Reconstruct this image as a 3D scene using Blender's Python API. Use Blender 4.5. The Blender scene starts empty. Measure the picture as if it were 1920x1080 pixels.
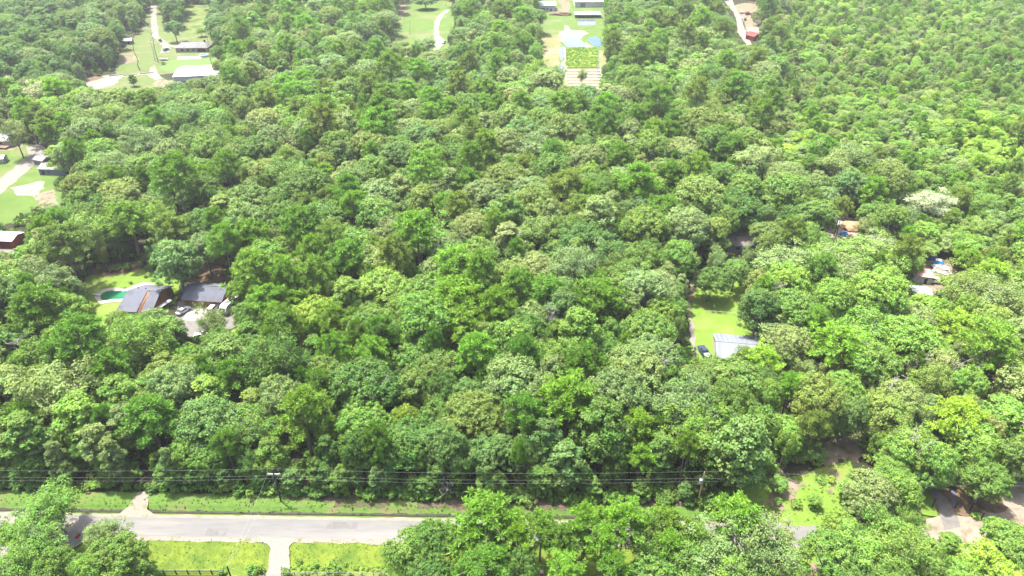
import bpy, bmesh, math, random
import numpy as np
from mathutils import Vector, Matrix, noise as mnoise

R_ = math.radians
sc = bpy.context.scene
COL = sc.collection
rng = np.random.default_rng(7)
random.seed(7)

# ------------------------------------------------------------------ camera
PITCH, FPX, CAMH = R_(33), 1297.0, 118.0
cd = bpy.data.cameras.new("drone_camera")
cam = bpy.data.objects.new("drone_camera", cd)
COL.objects.link(cam)
cam.location = (0, 0, CAMH)
cam.rotation_euler = (R_(90) - PITCH, 0, 0)
cd.sensor_width = 36
cd.lens = 36 * FPX / 1920
cd.clip_start, cd.clip_end = 1, 20000
sc.camera = cam

# ------------------------------------------------------------------ light
SUN_EL, SUN_AZ = R_(71), R_(-55)          # azimuth from +Y, negative = towards the left
S = Vector((math.sin(SUN_AZ) * math.cos(SUN_EL), math.cos(SUN_AZ) * math.cos(SUN_EL), math.sin(SUN_EL)))
w = bpy.data.worlds.new("World"); sc.world = w; w.use_nodes = True
nt = w.node_tree
bg = nt.nodes["Background"]
sky = nt.nodes.new("ShaderNodeTexSky")
sky.sky_type = 'NISHITA'; sky.sun_disc = False
sky.sun_elevation = SUN_EL; sky.sun_rotation = SUN_AZ
sky.air_density = 1.0; sky.dust_density = 5.0; sky.ozone_density = 1.0
nt.links.new(sky.outputs[0], bg.inputs[0])
bg.inputs[1].default_value = 0.14
sl = bpy.data.lights.new("sun", 'SUN'); sl.energy = 4.1; sl.angle = R_(0.6); sl.color = (1, 0.96, 0.88)
sun = bpy.data.objects.new("sun", sl); COL.objects.link(sun)
sun.rotation_euler = (-S).to_track_quat('-Z', 'Y').to_euler(); sun.location = S * 400
sc.view_settings.view_transform = 'Standard'; sc.view_settings.look = 'None'
sc.view_settings.exposure = 1.9; sc.view_settings.gamma = 1.0; sc.view_settings.use_curve_mapping = False
sc.render.engine = 'CYCLES'
sc.cycles.max_bounces = 6; sc.cycles.diffuse_bounces = 3; sc.cycles.transmission_bounces = 4
sc.cycles.volume_bounces = 0; sc.cycles.transparent_max_bounces = 6; sc.cycles.glossy_bounces = 2
sc.cycles.use_denoising = True
sc.cycles.denoiser = 'OPENIMAGEDENOISE'; sc.cycles.denoising_input_passes = 'RGB_ALBEDO_NORMAL'; sc.cycles.denoising_prefilter = 'ACCURATE'
sc.render.filter_size = 1.2

# ------------------------------------------------------------------ picture <-> ground (used to lay the plan out)
SP, CP = math.sin(PITCH), math.cos(PITCH)
def at(x, y, z=0.0):
    u, v = (x - 960) / FPX, (y - 540) / FPX
    t = (CAMH - z) / (SP + v * CP)
    return Vector((u * t, (CP - v * SP) * t, z))
def proj(p):
    X, Y, Z = p[0], p[1], p[2] - CAMH
    dep = Y * CP - Z * SP
    dn = -Y * SP - Z * CP
    if dep < 1: return (-9999, -9999, 1)
    return (960 + FPX * X / dep, 540 + FPX * dn / dep, FPX / dep)
def inside(poly, x, y):
    r = False; j = len(poly) - 1
    for i in range(len(poly)):
        xi, yi = poly[i]; xj, yj = poly[j]
        if (yi > y) != (yj > y) and x < (xj - xi) * (y - yi) / (yj - yi) + xi: r = not r
        j = i
    return r

# ------------------------------------------------------------------ object helpers
def link(o, parent=None):
    COL.objects.link(o)
    if parent is not None: o.parent = parent
    return o
def tag(o, label=None, cat=None, group=None, kind=None):
    if label: o["label"] = label
    if cat: o["category"] = cat
    if group: o["group"] = group
    if kind: o["kind"] = kind
    return o
def thing(name, label, cat, loc=(0, 0, 0), rz=0.0, group=None):
    o = bpy.data.objects.new(name, None); link(o)
    o.empty_display_size = 0.5
    o.location = loc; o.rotation_euler = (0, 0, rz)
    return tag(o, label, cat, group)
def arr_mesh(name, V, F, mat):
    """V (n,3) array, F list/array of equal length faces"""
    me = bpy.data.meshes.new(name)
    F = np.asarray(F, dtype=np.int32); k = F.shape[1]
    me.vertices.add(len(V)); me.vertices.foreach_set("co", np.asarray(V, dtype=np.float32).ravel())
    me.loops.add(F.size); me.loops.foreach_set("vertex_index", F.ravel())
    me.polygons.add(len(F)); me.polygons.foreach_set("loop_start", np.arange(0, F.size, k, dtype=np.int32))
    me.update(calc_edges=True)
    if mat: me.materials.append(mat)
    return me
class MB:
    """collects boxes, prisms, tubes for ONE mesh"""
    def __init__(s): s.bm = bmesh.new()
    def box(s, c, d, rz=0.0, M=None):
        m = Matrix.Translation(c) @ Matrix.Rotation(rz, 4, 'Z') @ Matrix.Diagonal((d[0], d[1], d[2], 1))
        if M is not None: m = M @ m
        bmesh.ops.create_cube(s.bm, size=1, matrix=m); return s
    def quad_slab(s, pts, th):
        p = [Vector(q) for q in pts]
        n = (p[1] - p[0]).cross(p[2] - p[0]).normalized()
        if n.z < 0: n = -n
        a = [s.bm.verts.new(q) for q in p]; b = [s.bm.verts.new(q - n * th) for q in p]
        k = len(p)
        s.bm.faces.new(a); s.bm.faces.new(b[::-1])
        for i in range(k): s.bm.faces.new((a[i], b[i], b[(i + 1) % k], a[(i + 1) % k]))
        return s
    def prism(s, prof, y0, y1, taper=0.0):
        """profile in xz pulled along y"""
        cx = sum(p[0] for p in prof) / len(prof)
        a = [s.bm.verts.new((x, y0, z)) for x, z in prof]; b = [s.bm.verts.new((x, y1, z)) for x, z in prof]
        s.bm.faces.new(a); s.bm.faces.new(b[::-1]); k = len(prof)
        for i in range(k): s.bm.faces.new((a[i], b[i], b[(i + 1) % k], a[(i + 1) % k]))
        return s
    def tube(s, pts, r0, r1=None, n=6):
        r1 = r0 if r1 is None else r1
        pts = [Vector(p) for p in pts]; rings = []
        for i, p in enumerate(pts):
            d = (pts[min(i + 1, len(pts) - 1)] - pts[max(i - 1, 0)]).normalized()
            u = d.cross(Vector((0.31, 0.95, 0.12))).normalized(); v = d.cross(u)
            r = r0 + (r1 - r0) * i / max(1, len(pts) - 1)
            rings.append([s.bm.verts.new(p + (u * math.cos(2 * math.pi * k / n) + v * math.sin(2 * math.pi * k / n)) * r) for k in range(n)])
        for a, b in zip(rings[:-1], rings[1:]):
            for k in range(n): s.bm.faces.new((a[k], a[(k + 1) % n], b[(k + 1) % n], b[k]))
        s.bm.faces.new(rings[0][::-1]); s.bm.faces.new(rings[-1]); return s
    def blob(s, c, r, jit=0.25, seed=0, sub=2):
        res = bmesh.ops.create_icosphere(s.bm, subdivisions=sub, radius=1)
        for v in res['verts']:
            k = 1 + jit * mnoise.noise(v.co * 1.7 + Vector((seed * 3.1, seed, 0)))
            v.co = Vector((c[0] + v.co.x * r[0] * k, c[1] + v.co.y * r[1] * k, c[2] + v.co.z * r[2] * k))
        return s
    def build(s, name, mat, parent=None, bevel=0.0, smooth=False):
        if bevel:
            bmesh.ops.bevel(s.bm, geom=[e for e in s.bm.edges], offset=bevel, segments=1, affect='EDGES', clamp_overlap=True)
        bmesh.ops.recalc_face_normals(s.bm, faces=s.bm.faces)
        me = bpy.data.meshes.new(name); s.bm.to_mesh(me); s.bm.free()
        me.materials.append(mat)
        if smooth: me.polygons.foreach_set("use_smooth", [True] * len(me.polygons))
        return link(bpy.data.objects.new(name, me), parent)

# ------------------------------------------------------------------ materials
ALB_GROUND, ALB_OBJ = .40, .58
def nodes(name):
    m = bpy.data.materials.new(name); m.use_nodes = True
    return m, m.node_tree, m.node_tree.nodes["Principled BSDF"]
def mat(name, c1, c2=None, scale=1.0, rough=0.8, c3=None, scale3=0.1, lo3=0.5, hi3=0.62, space='obj', bump=0.0, spec=0.2, metal=0.0, lo=0.35, hi=0.65, stretch=None):
    m, t, b = nodes(name)
    b.inputs["Roughness"].default_value = rough; b.inputs["Specular IOR Level"].default_value = spec; b.inputs["Metallic"].default_value = metal
    N = t.nodes.new; L = t.links.new
    if c2 is None: c2 = tuple(x * 0.8 for x in c1)
    g_ = ALB_GROUND if space == 'world' else ALB_OBJ
    c1, c2 = tuple(x * g_ for x in c1), tuple(x * g_ for x in c2)
    if c3 is not None: c3 = tuple(x * g_ for x in c3)
    if space == 'world': src = N("ShaderNodeNewGeometry").outputs["Position"]
    else: src = N("ShaderNodeTexCoord").outputs["Object"]
    if stretch:
        mp = N("ShaderNodeMapping"); mp.inputs["Scale"].default_value = stretch; L(src, mp.inputs[0]); src = mp.outputs[0]
    nz = N("ShaderNodeTexNoise"); nz.inputs["Scale"].default_value = scale; nz.inputs["Detail"].default_value = 8; nz.inputs["Roughness"].default_value = 0.65
    L(src, nz.inputs["Vector"])
    rp = N("ShaderNodeValToRGB"); rp.color_ramp.elements[0].position = lo; rp.color_ramp.elements[1].position = hi
    rp.color_ramp.elements[0].color = (*c1, 1); rp.color_ramp.elements[1].color = (*c2, 1)
    L(nz.outputs[0], rp.inputs[0]); out = rp.outputs[0]
    if c3 is not None:
        n3 = N("ShaderNodeTexNoise"); n3.inputs["Scale"].default_value = scale3; n3.inputs["Detail"].default_value = 7; n3.inputs["Roughness"].default_value = 0.6
        L(src, n3.inputs["Vector"])
        mr = N("ShaderNodeMapRange"); mr.inputs[1].default_value = lo3; mr.inputs[2].default_value = hi3; L(n3.outputs[0], mr.inputs[0])
        mx = N("ShaderNodeMix"); mx.data_type = 'RGBA'; L(mr.outputs[0], mx.inputs[0]); L(out, mx.inputs[6]); mx.inputs[7].default_value = (*c3, 1)
        out = mx.outputs[2]
    L(out, b.inputs["Base Color"])
    if bump:
        bp = N("ShaderNodeBump"); bp.inputs["Strength"].default_value = 1; bp.inputs["Distance"].default_value = bump
        L(nz.outputs[0], bp.inputs["Height"]); L(bp.outputs[0], b.inputs["Normal"])
    return m
W = 'world'
M = {}
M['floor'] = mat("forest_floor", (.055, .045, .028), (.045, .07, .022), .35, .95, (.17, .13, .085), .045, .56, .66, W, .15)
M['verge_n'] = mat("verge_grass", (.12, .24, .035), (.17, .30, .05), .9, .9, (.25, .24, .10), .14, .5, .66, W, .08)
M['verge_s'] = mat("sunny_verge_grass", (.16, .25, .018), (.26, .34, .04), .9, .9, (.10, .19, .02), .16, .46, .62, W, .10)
M['lawn'] = mat("mown_lawn", (.19, .34, .035), (.25, .40, .055), .5, .9, (.31, .36, .085), .09, .5, .7, W, .05)
M['lawn_pale'] = mat("dry_lawn", (.135, .21, .045), (.19, .255, .07), .35, .9, (.27, .255, .125), .07, .52, .66, W, .05)
M['lawn_vivid'] = mat("vivid_lawn", (.16, .30, .07), (.2, .34, .08), .4, .9, None, .1, .5, .6, W, .05)
M['meadow'] = mat("meadow_grass", (.125, .23, .035), (.17, .28, .05), .12, .9, (.24, .27, .10), .03, .5, .62, W, .05)
M['scrubgrass'] = mat("scrub_grass", (.16, .24, .045), (.25, .30, .07), .25, .9, (.10, .16, .04), .06, .5, .62, W, .1)
M['road'] = mat("bleached_chip_seal", (.25, .246, .242), (.30, .295, .285), 1.4, .9, (.36, .35, .33), .25, .5, .68, W, .01, stretch=(.12, 1, 1))
M['shoulder'] = mat("pale_gravel_shoulder", (.45, .40, .335), (.34, .30, .24), 2.2, .95, (.24, .25, .11), .5, .53, .68, W, .03)
M['gravel'] = mat("white_gravel", (.40, .375, .34), (.33, .30, .26), 1.6, .95, (.38, .36, .24), .35, .58, .72, W, .03)
M['sand'] = mat("bright_sand", (.52, .465, .395), (.42, .36, .29), .6, .95, (.24, .235, .11), .22, .5, .66, W, .05)
M['dirt'] = mat("pale_bare_dirt", (.34, .26, .185), (.44, .36, .27), .9, .95, (.15, .17, .055), .45, .46, .62, W, .05)
M['dirtpale'] = mat("pale_packed_dirt", (.50, .42, .34), (.40, .32, .24), .5, .95, (.27, .22, .15), .4, .5, .66, W, .05)
M['edge'] = mat("forest_edge_litter", (.20, .155, .11), (.15, .105, .075), .9, .95, (.10, .15, .035), .3, .46, .6, W, .05)
M['clearing'] = mat("dappled_clearing_soil", (.36, .29, .21), (.26, .20, .14), .5, .95, (.13, .18, .045), .16, .44, .56, W, .05)
M['roadpatch'] = mat("darker_road_patch", (.21, .207, .205), (.25, .245, .24), 1.2, .9, (.29, .28, .27), .4, .5, .68, W, .01)
M['mud'] = mat("dark_ditch_mud", (.022, .018, .012), (.05, .055, .02), .7, .6, None, .1, .5, .6, W, .05)
M['litter'] = mat("pine_litter", (.22, .14, .085), (.30, .21, .13), .8, .95, (.10, .085, .04), .4, .5, .62, W, .05)
M['asph'] = mat("grey_driveway", (.23, .215, .20), (.31, .29, .27), .8, .9, (.36, .33, .29), .3, .55, .7, W, .02)
M['conc'] = mat("pale_concrete", (.70, .67, .62), (.62, .58, .53), 1.0, .85, None, .1, .5, .6, W, .01)
M['pooldeck'] = mat("pool_deck_concrete", (.70, .64, .56), (.60, .55, .48), 1.0, .85, None, .1, .5, .6, W)
M['marsh'] = mat("tan_marsh", (.34, .31, .14), (.25, .28, .09), .15, .9, (.40, .33, .21), .06, .48, .6, W, .1)
M['crop'] = mat("green_crop", (.22, .33, .03), (.34, .40, .06), .35, .9, (.17, .27, .03), .1, .5, .65, W, .25)
M['rowsoil'] = mat("tilled_soil", (.42, .34, .24), (.50, .42, .31), .5, .95, (.30, .28, .13), .2, .5, .65, W, .1)
M['rowstraw'] = mat("row_straw", (.48, .42, .33), (.40, .34, .25), .6, .95, (.32, .30, .16), .25, .55, .7, W)
def water_mat(name, c, rough=.08):
    m, t, b = nodes(name)
    b.inputs["Base Color"].default_value = (*c, 1); b.inputs["Roughness"].default_value = rough; b.inputs["IOR"].default_value = 1.33
    nz = t.nodes.new("ShaderNodeTexNoise"); nz.inputs["Scale"].default_value = .8
    bp = t.nodes.new("ShaderNodeBump"); bp.inputs["Distance"].default_value = .01; bp.inputs["Strength"].default_value = .4
    t.links.new(t.nodes.new("ShaderNodeNewGeometry").outputs["Position"], nz.inputs["Vector"])
    t.links.new(nz.outputs[0], bp.inputs["Height"]); t.links.new(bp.outputs[0], b.inputs["Normal"]); return m
M['pond'] = water_mat("pond_water", (.085, .095, .125))
M['pondblue'] = water_mat("clear_pond_water", (.03, .07, .14))
M['pool'] = mat("green_pool_water", (.01, .17, .07), (.03, .33, .16), .22, .08, (.08, .45, .22), .12, .55, .75, W, 0, .5)
M['shingle'] = mat("charcoal_shingles", (.125, .135, .17), (.17, .18, .22), 3.0, .95, (.10, .105, .125), .25, .5, .7)
M['shingle_grey'] = mat("grey_shingles", (.20, .195, .20), (.27, .26, .26), 1.5, .9, (.15, .15, .16), .2, .5, .7)
M['shingle_brown'] = mat("brown_grey_roofing", (.20, .165, .15), (.26, .225, .21), 1.2, .9, (.16, .16, .18), .2, .5, .65)
M['cedar'] = mat("stained_cedar", (.55, .19, .075), (.40, .13, .05), 3.0, .7, None, .1, .5, .6, 'obj', 0, .2, 0, .35, .65, (1, 1, .12))
M['cedar_pale'] = mat("weathered_cedar", (.40, .20, .10), (.29, .145, .07), 3.0, .75, None, .1, .5, .6, 'obj', 0, .2, 0, .35, .65, (1, 1, .12))
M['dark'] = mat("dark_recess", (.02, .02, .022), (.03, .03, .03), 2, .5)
M['glass'] = mat("window_glass", (.03, .045, .06), (.05, .065, .08), .5, .06, spec=.6)
M['metalroof'] = mat("galvanised_roof", (.20, .225, .255), (.23, .255, .285), .35, .6, (.18, .20, .225), .12, .5, .7, 'obj', 0, .3, .0, .35, .65, (4, .25, 1))
M['whiteroof'] = mat("white_metal_roof", (.80, .80, .79), (.74, .74, .73), .5, .4, (.66, .65, .63), .15, .55, .75, 'obj', 0, .4, 0, .35, .65, (3, .25, 1))
M['cream'] = mat("cream_siding", (.62, .57, .47), (.55, .5, .41), .8, .8)
M['whitewall'] = mat("white_siding", (.70, .70, .69), (.62, .62, .61), .8, .7)
M['whitepaint'] = mat("white_paint", (.78, .78, .78), (.72, .72, .72), 1.0, .3, spec=.5)
M['silver'] = mat("silver_paint", (.55, .57, .59), (.5, .52, .54), 1.0, .3, spec=.5, metal=.2)
M['navy'] = mat("dark_blue_paint", (.03, .05, .10), (.035, .06, .115), 1.0, .25, spec=.6)
M['greygreen'] = mat("grey_teal_paint", (.12, .19, .22), (.13, .2, .23), 1.0, .25, spec=.6)
M['rubber'] = mat("tyre_rubber", (.02, .02, .02), (.03, .03, .03), 4, .9)
M['chrome'] = mat("bright_metal", (.6, .6, .6), (.55, .55, .55), 4, .25, spec=.5, metal=.8)
M['redlens'] = mat("red_lens", (.35, .02, .02), (.3, .02, .02), 4, .3)
M['greywall'] = mat("blue_grey_siding", (.20, .24, .28), (.24, .28, .32), 1, .8)
M['greyroof'] = mat("weathered_grey_roof", (.26, .25, .25), (.33, .31, .30), .8, .85, (.4, .39, .37), .3, .55, .7)
M['redpaint'] = mat("red_painted_steel", (.42, .06, .05), (.35, .05, .045), .8, .6)
M['maroon'] = mat("maroon_roof", (.24, .045, .04), (.2, .04, .035), .8, .6)
M['pinkroof'] = mat("faded_pink_roof", (.55, .36, .30), (.5, .31, .26), .6, .85)
M['bluetarp'] = mat("blue_tarp", (.02, .20, .55), (.03, .26, .62), 1.5, .5)
M['navytarp'] = mat("navy_tarp", (.02, .04, .20), (.025, .05, .25), 1.5, .5)
M['pole'] = mat("weathered_pole_wood", (.50, .36, .23), (.60, .44, .28), 3, .9, stretch=(1, 1, .1))
M['poledark'] = mat("dark_pole_wood", (.05, .04, .035), (.07, .055, .045), 3, .9)
M['arm'] = mat("bleached_crossarm", (.62, .62, .60), (.55, .55, .53), 3, .7)
M['wire'] = mat("aluminium_wire", (.5, .52, .5), (.56, .57, .56), 1, .5)
M['trafo'] = mat("transformer_grey", (.45, .50, .53), (.4, .45, .48), 2, .5)
M['black'] = mat("black_fence_paint", (.03, .028, .026), (.05, .045, .04), 2, .8)
M['greyrail'] = mat("weathered_rail", (.36, .33, .30), (.28, .26, .23), 2, .9)
M['bark'] = mat("grey_bark", (.26, .24, .21), (.38, .36, .32), 2.2, .95, stretch=(1, 1, .3))
M['barkpine'] = mat("pine_bark", (.19, .15, .12), (.29, .235, .19), 2.2, .95, stretch=(1, 1, .3))
M['barkpale'] = mat("pale_bark", (.40, .38, .345), (.30, .28, .25), 2.2, .95, stretch=(1, 1, .3))
M['barkdead'] = mat("bleached_dead_wood", (.44, .41, .38), (.33, .30, .275), 2.0, .95, stretch=(1, 1, .3))
M['rubble'] = mat("white_rubble", (.62, .60, .57), (.45, .42, .39), 2, .9)
M['mound'] = mat("orange_soil_heap", (.40, .24, .14), (.48, .31, .19), 1, .95)

def leaf_mat(name, transl=.32, rough=.5, spec=.35):
    m = bpy.data.materials.new(name); m.use_nodes = True
    t = m.node_tree; N = t.nodes.new; L = t.links.new
    b = t.nodes["Principled BSDF"]; out = t.nodes["Material Output"]
    ti = N("ShaderNodeAttribute"); ti.attribute_type = 'INSTANCER'; ti.attribute_name = "tint"
    lv = N("ShaderNodeAttribute"); lv.attribute_type = 'GEOMETRY'; lv.attribute_name = "leaf_variation"
    sp = N("ShaderNodeSeparateXYZ"); L(lv.outputs["Vector"], sp.inputs[0])
    mr = N("ShaderNodeMapRange"); mr.inputs[3].default_value = .70; mr.inputs[4].default_value = 1.30; L(sp.outputs[0], mr.inputs[0])
    mu = N("ShaderNodeVectorMath"); mu.operation = 'SCALE'; L(ti.outputs["Color"], mu.inputs[0]); L(mr.outputs[0], mu.inputs[3])
    hs = N("ShaderNodeHueSaturation")
    mh = N("ShaderNodeMapRange"); mh.inputs[3].default_value = .475; mh.inputs[4].default_value = .525; L(sp.outputs[1], mh.inputs[0])
    ms = N("ShaderNodeMapRange"); ms.inputs[3].default_value = .8; ms.inputs[4].default_value = 1.1; L(sp.outputs[2], ms.inputs[0])
    L(mh.outputs[0], hs.inputs["Hue"]); L(ms.outputs[0], hs.inputs["Saturation"]); L(mu.outputs[0], hs.inputs["Color"])
    L(hs.outputs[0], b.inputs["Base Color"]); b.inputs["Roughness"].default_value = rough; b.inputs["Specular IOR Level"].default_value = spec
    tr = N("ShaderNodeBsdfTranslucent")
    tc = N("ShaderNodeMix"); tc.data_type = 'RGBA'; tc.blend_type = 'MULTIPLY'; tc.inputs[0].default_value = 1
    L(hs.outputs[0], tc.inputs[6]); tc.inputs[7].default_value = (1.35, 1.4, .6, 1); L(tc.outputs[2], tr.inputs[0])
    mx = N("ShaderNodeMixShader"); mx.inputs[0].default_value = transl
    L(b.outputs[0], mx.inputs[1]); L(tr.outputs[0], mx.inputs[2]); L(mx.outputs[0], out.inputs[0])
    return m
M['leaf'] = leaf_mat("broad_leaves", .30, .6, .16)
M['needle'] = leaf_mat("pine_needles", .30, .6, .15)

# ------------------------------------------------------------------ terrain and roads
def v_north(X): return 93.27 - 0.0165 * X                # north edge of the road
PROF = [(-90, 0), (-14, 0), (-11, -.15), (-9, -.45), (-7.5, -.3), (-5.6, -.02), (-5.2, 0), (.3, 0), (1.0, -.15), (1.55, -.85), (2.2, -.85), (2.9, -.3), (4.2, 0), (60, 0)]
def prof(v):
    return float(np.interp(v, [p[0] for p in PROF], [p[1] for p in PROF]))
def grid_mesh(name, xs, vs, m, dz=0.0, edge=0.0, kind='structure'):
    V = []; k = len(vs)
    for X in xs:
        for j, v in enumerate(vs):
            vv = v
            if edge and j in (0, k - 1): vv = v + edge * mnoise.noise(Vector((X * .45, v * 7, 3))) + edge * .6 * mnoise.noise(Vector((X * 1.7, v * 3, 9)))
            V.append((X, v_north(X) + vv, prof(vv) + dz))
    F = [(i * k + j, (i + 1) * k + j, (i + 1) * k + j + 1, i * k + j + 1) for i in range(len(xs) - 1) for j in range(k - 1)]
    o = link(bpy.data.objects.new(name, arr_mesh(name, V, F, m)))
    return tag(o, kind=kind)
xs = [-5200, -2500, -1200, -600] + list(range(-300, 301, 20)) + [600, 1200, 2500, 5200]
vs = [-3000, -900, -300] + [p[0] for p in PROF] + [120, 250, 500, 1000, 2500, 6000]
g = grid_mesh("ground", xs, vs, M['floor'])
xr = np.arange(-150, 151, 1.5)
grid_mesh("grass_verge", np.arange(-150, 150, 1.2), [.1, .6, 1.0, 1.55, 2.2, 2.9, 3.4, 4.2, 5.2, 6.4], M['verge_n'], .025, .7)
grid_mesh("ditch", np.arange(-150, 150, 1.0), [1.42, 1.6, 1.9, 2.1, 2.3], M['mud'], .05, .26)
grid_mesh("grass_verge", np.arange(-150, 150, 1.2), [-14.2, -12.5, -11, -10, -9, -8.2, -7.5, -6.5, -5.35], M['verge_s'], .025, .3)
grid_mesh("pasture", np.arange(-200, 200, 4), [-70, -40, -25, -14.0], M['lawn_pale'], .015)
grid_mesh("road_shoulder", xr, [-5.75, -5.2, -2.5, .3, .62], M['shoulder'], .045, .42)
grid_mesh("road", xr, [-4.75, -2.5, -.15], M['road'], .065, .16)

def rough_poly(px, amp=.6, step=2.5, seed=0, z=0.0, world=False):
    P = [Vector((p[0], p[1], 0)) if world else at(p[0], p[1], 0) for p in px]
    out = []
    for a, b in zip(P, P[1:] + P[:1]):
        n = max(1, min(40, int((b - a).length / step)))
        for i in range(n):
            q = a.lerp(b, i / n)
            if amp:
                q = q + Vector((mnoise.noise(q * .33 + Vector((seed, 0, 0))), mnoise.noise(q * .33 + Vector((0, seed, 5))), 0)) * amp * 1.6
                q = q + Vector((mnoise.noise(q * 1.1 + Vector((seed, 0, 8))), mnoise.noise(q * 1.1 + Vector((0, seed, 2))), 0)) * amp * .6
            out.append((q.x, q.y, z))
    return out
SEED = [0]
def sheet(name, px, m, z=.02, amp=.6, step=2.5, th=.0, world=False, kind='structure'):
    SEED[0] += 3
    V = rough_poly(px, amp, step, SEED[0], z, world)
    bm = bmesh.new(); vv = [bm.verts.new(p) for p in V]
    f = bm.faces.new(vv); f.normal_update()
    if f.normal.z < 0: f.normal_flip()
    if th:
        r = bmesh.ops.extrude_face_region(bm, geom=[f])
        for e in r['geom']:
            if isinstance(e, bmesh.types.BMVert): e.co.z -= th
        bmesh.ops.recalc_face_normals(bm, faces=bm.faces)
    bmesh.ops.triangulate(bm, faces=[q for q in bm.faces if len(q.verts) > 4])
    me = bpy.data.meshes.new(name); bm.to_mesh(me); bm.free(); me.materials.append(m)
    o = link(bpy.data.objects.new(name, me))
    return tag(o, kind=kind)

# near road
for k, (x0, x1, v0, v1) in enumerate(((-62, -57.5, -4.4, -2.7), (-38, -31, -2.3, -.6), (-20, -17.5, -4.5, -3.2), (8, 15, -2.4, -.5))):
    grid_mesh("road_patch", np.arange(x0, x1, .7), [v0, (v0 + v1) / 2, v1], M['roadpatch'], .07, .12)
sheet("dirt_track", [(218, 969), (243, 946), (249, 934), (262, 922), (276, 922), (279, 936), (277, 955), (293, 969)], M['shoulder'], .09, .3, 1.2, th=.95)
sheet("driveway", [(478, 1008), (556, 1008), (545, 1022), (540, 1080), (538, 1100), (494, 1100), (497, 1080), (505, 1030), (502, 1020)], M['gravel'], .08, .45, .6, th=.6)
for x0, x1, a_, b_ in ((-37.5, -26.5, 3.3, 5.6), (-20, -7, 3.0, 5.4), (2, 12, 3.2, 5.4)):
    grid_mesh("bare_soil", np.arange(x0, x1, .6), [a_, a_ + .6, 4.25, b_ - .5, b_], M['edge'], .045, .8)
grid_mesh("leaf_litter", np.arange(-48, 40, 1.0), [4.9, 5.6, 6.4, 7.6, 9, 11], M['edge'], .05, 1.1)
sheet("grass_patch", [(1385, 905), (1440, 880), (1480, 900), (1530, 880), (1600, 860), (1590, 930), (1565, 983), (1480, 985), (1390, 981), (1340, 975)], M['lawn'], .075, .6, 1.5, th=.5)
for pts in ([(1470, 895), (1505, 905), (1490, 940), (1440, 925)], [(1535, 868), (1545, 835), (1580, 820), (1625, 815), (1620, 850), (1590, 862), (1560, 872)], [(1430, 940), (1470, 935), (1475, 955), (1440, 960)], [(1560, 885), (1572, 885), (1565, 930), (1556, 930)],
            [(1850, 840), (1870, 820), (1880, 850), (1865, 875)], [(1600, 780), (1650, 770), (1640, 800), (1600, 830)], [(1440, 830), (1480, 850), (1460, 900), (1420, 890)]):
    sheet("bare_soil", pts, M['dirt'], .095, 1.2, .7)
sheet("sand_patch", [(1875, 925), (1920, 900), (1960, 900), (1960, 950), (1900, 955), (1880, 948)], M['sand'], .06, .6, 1.5)
sheet("woodland_clearing", [(1745, 915), (1960, 890), (1960, 985), (1850, 985), (1790, 960), (1730, 965), (1700, 950)], M['litter'], .04, .8, 2)
sheet("junction_gravel", [(1735, 972), (1760, 965), (1800, 970), (1870, 960), (1960, 945), (1960, 1010), (1860, 1020), (1800, 1030), (1730, 1010)], M['dirtpale'], .10, .6, 1.5, th=.8)
sheet("driveway", [(1738, 915), (1757, 918), (1780, 945), (1796, 975), (1800, 988), (1770, 995), (1766, 975), (1750, 935)], M['asph'], .12, .25, 1.2)
sheet("grass_patch", [(1724, 915), (1736, 915), (1752, 940), (1758, 968), (1730, 965)], M['lawn'], .055, .3, 1.2)
sheet("water_channel", [(1781, 916), (1789, 918), (1795, 945), (1787, 950), (1783, 935)], M['pond'], .06, .1, 1)
sheet("grass_patch", [(1440, 1030), (1530, 1025), (1540, 1100), (1440, 1100)], M['lawn'], .05, .8, 1.5)
sheet("bare_soil", [(1490, 1055), (1535, 1055), (1540, 1085), (1500, 1085)], M['dirt'], .07, .8, 1.5)
sheet("farmyard_gravel", [(-60, 960), (90, 960), (170, 985), (165, 1010), (130, 1035), (120, 1090), (-60, 1090)], M['gravel'], .085, .6, 1.5)
# pool house plot
sheet("lawn", [(150, 540), (165, 515), (230, 500), (310, 498), (345, 515), (330, 560), (300, 600), (240, 650), (180, 645), (158, 590)], M['lawn'], .03, .8, 2)
sheet("pine_straw", [(165, 510), (190, 495), (260, 488), (330, 500), (260, 508), (200, 520)], M['litter'], .05, .8, 2)
sheet("pine_straw", [(340, 520), (385, 482), (480, 470), (500, 500), (430, 525), (380, 530)], M['litter'], .05, .8, 2)
sheet("driveway", [(335, 566), (352, 562), (450, 585), (456, 602), (420, 625), (392, 640), (350, 640), (326, 645), (330, 600)], M['asph'], .04, .3, 1.5)
sheet("lawn", [(425, 625), (455, 603), (478, 620), (465, 660), (430, 650)], M['lawn'], .03, .6, 2)
sheet("concrete_apron", [(354, 577.5), (398, 580), (376, 603), (343, 600)], M['conc'], .07, 0, 3, th=.12)
sheet("bare_soil", [(355, 708), (395, 706), (390, 730), (360, 735)], M['dirt'], .03, .8, 2)
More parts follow.
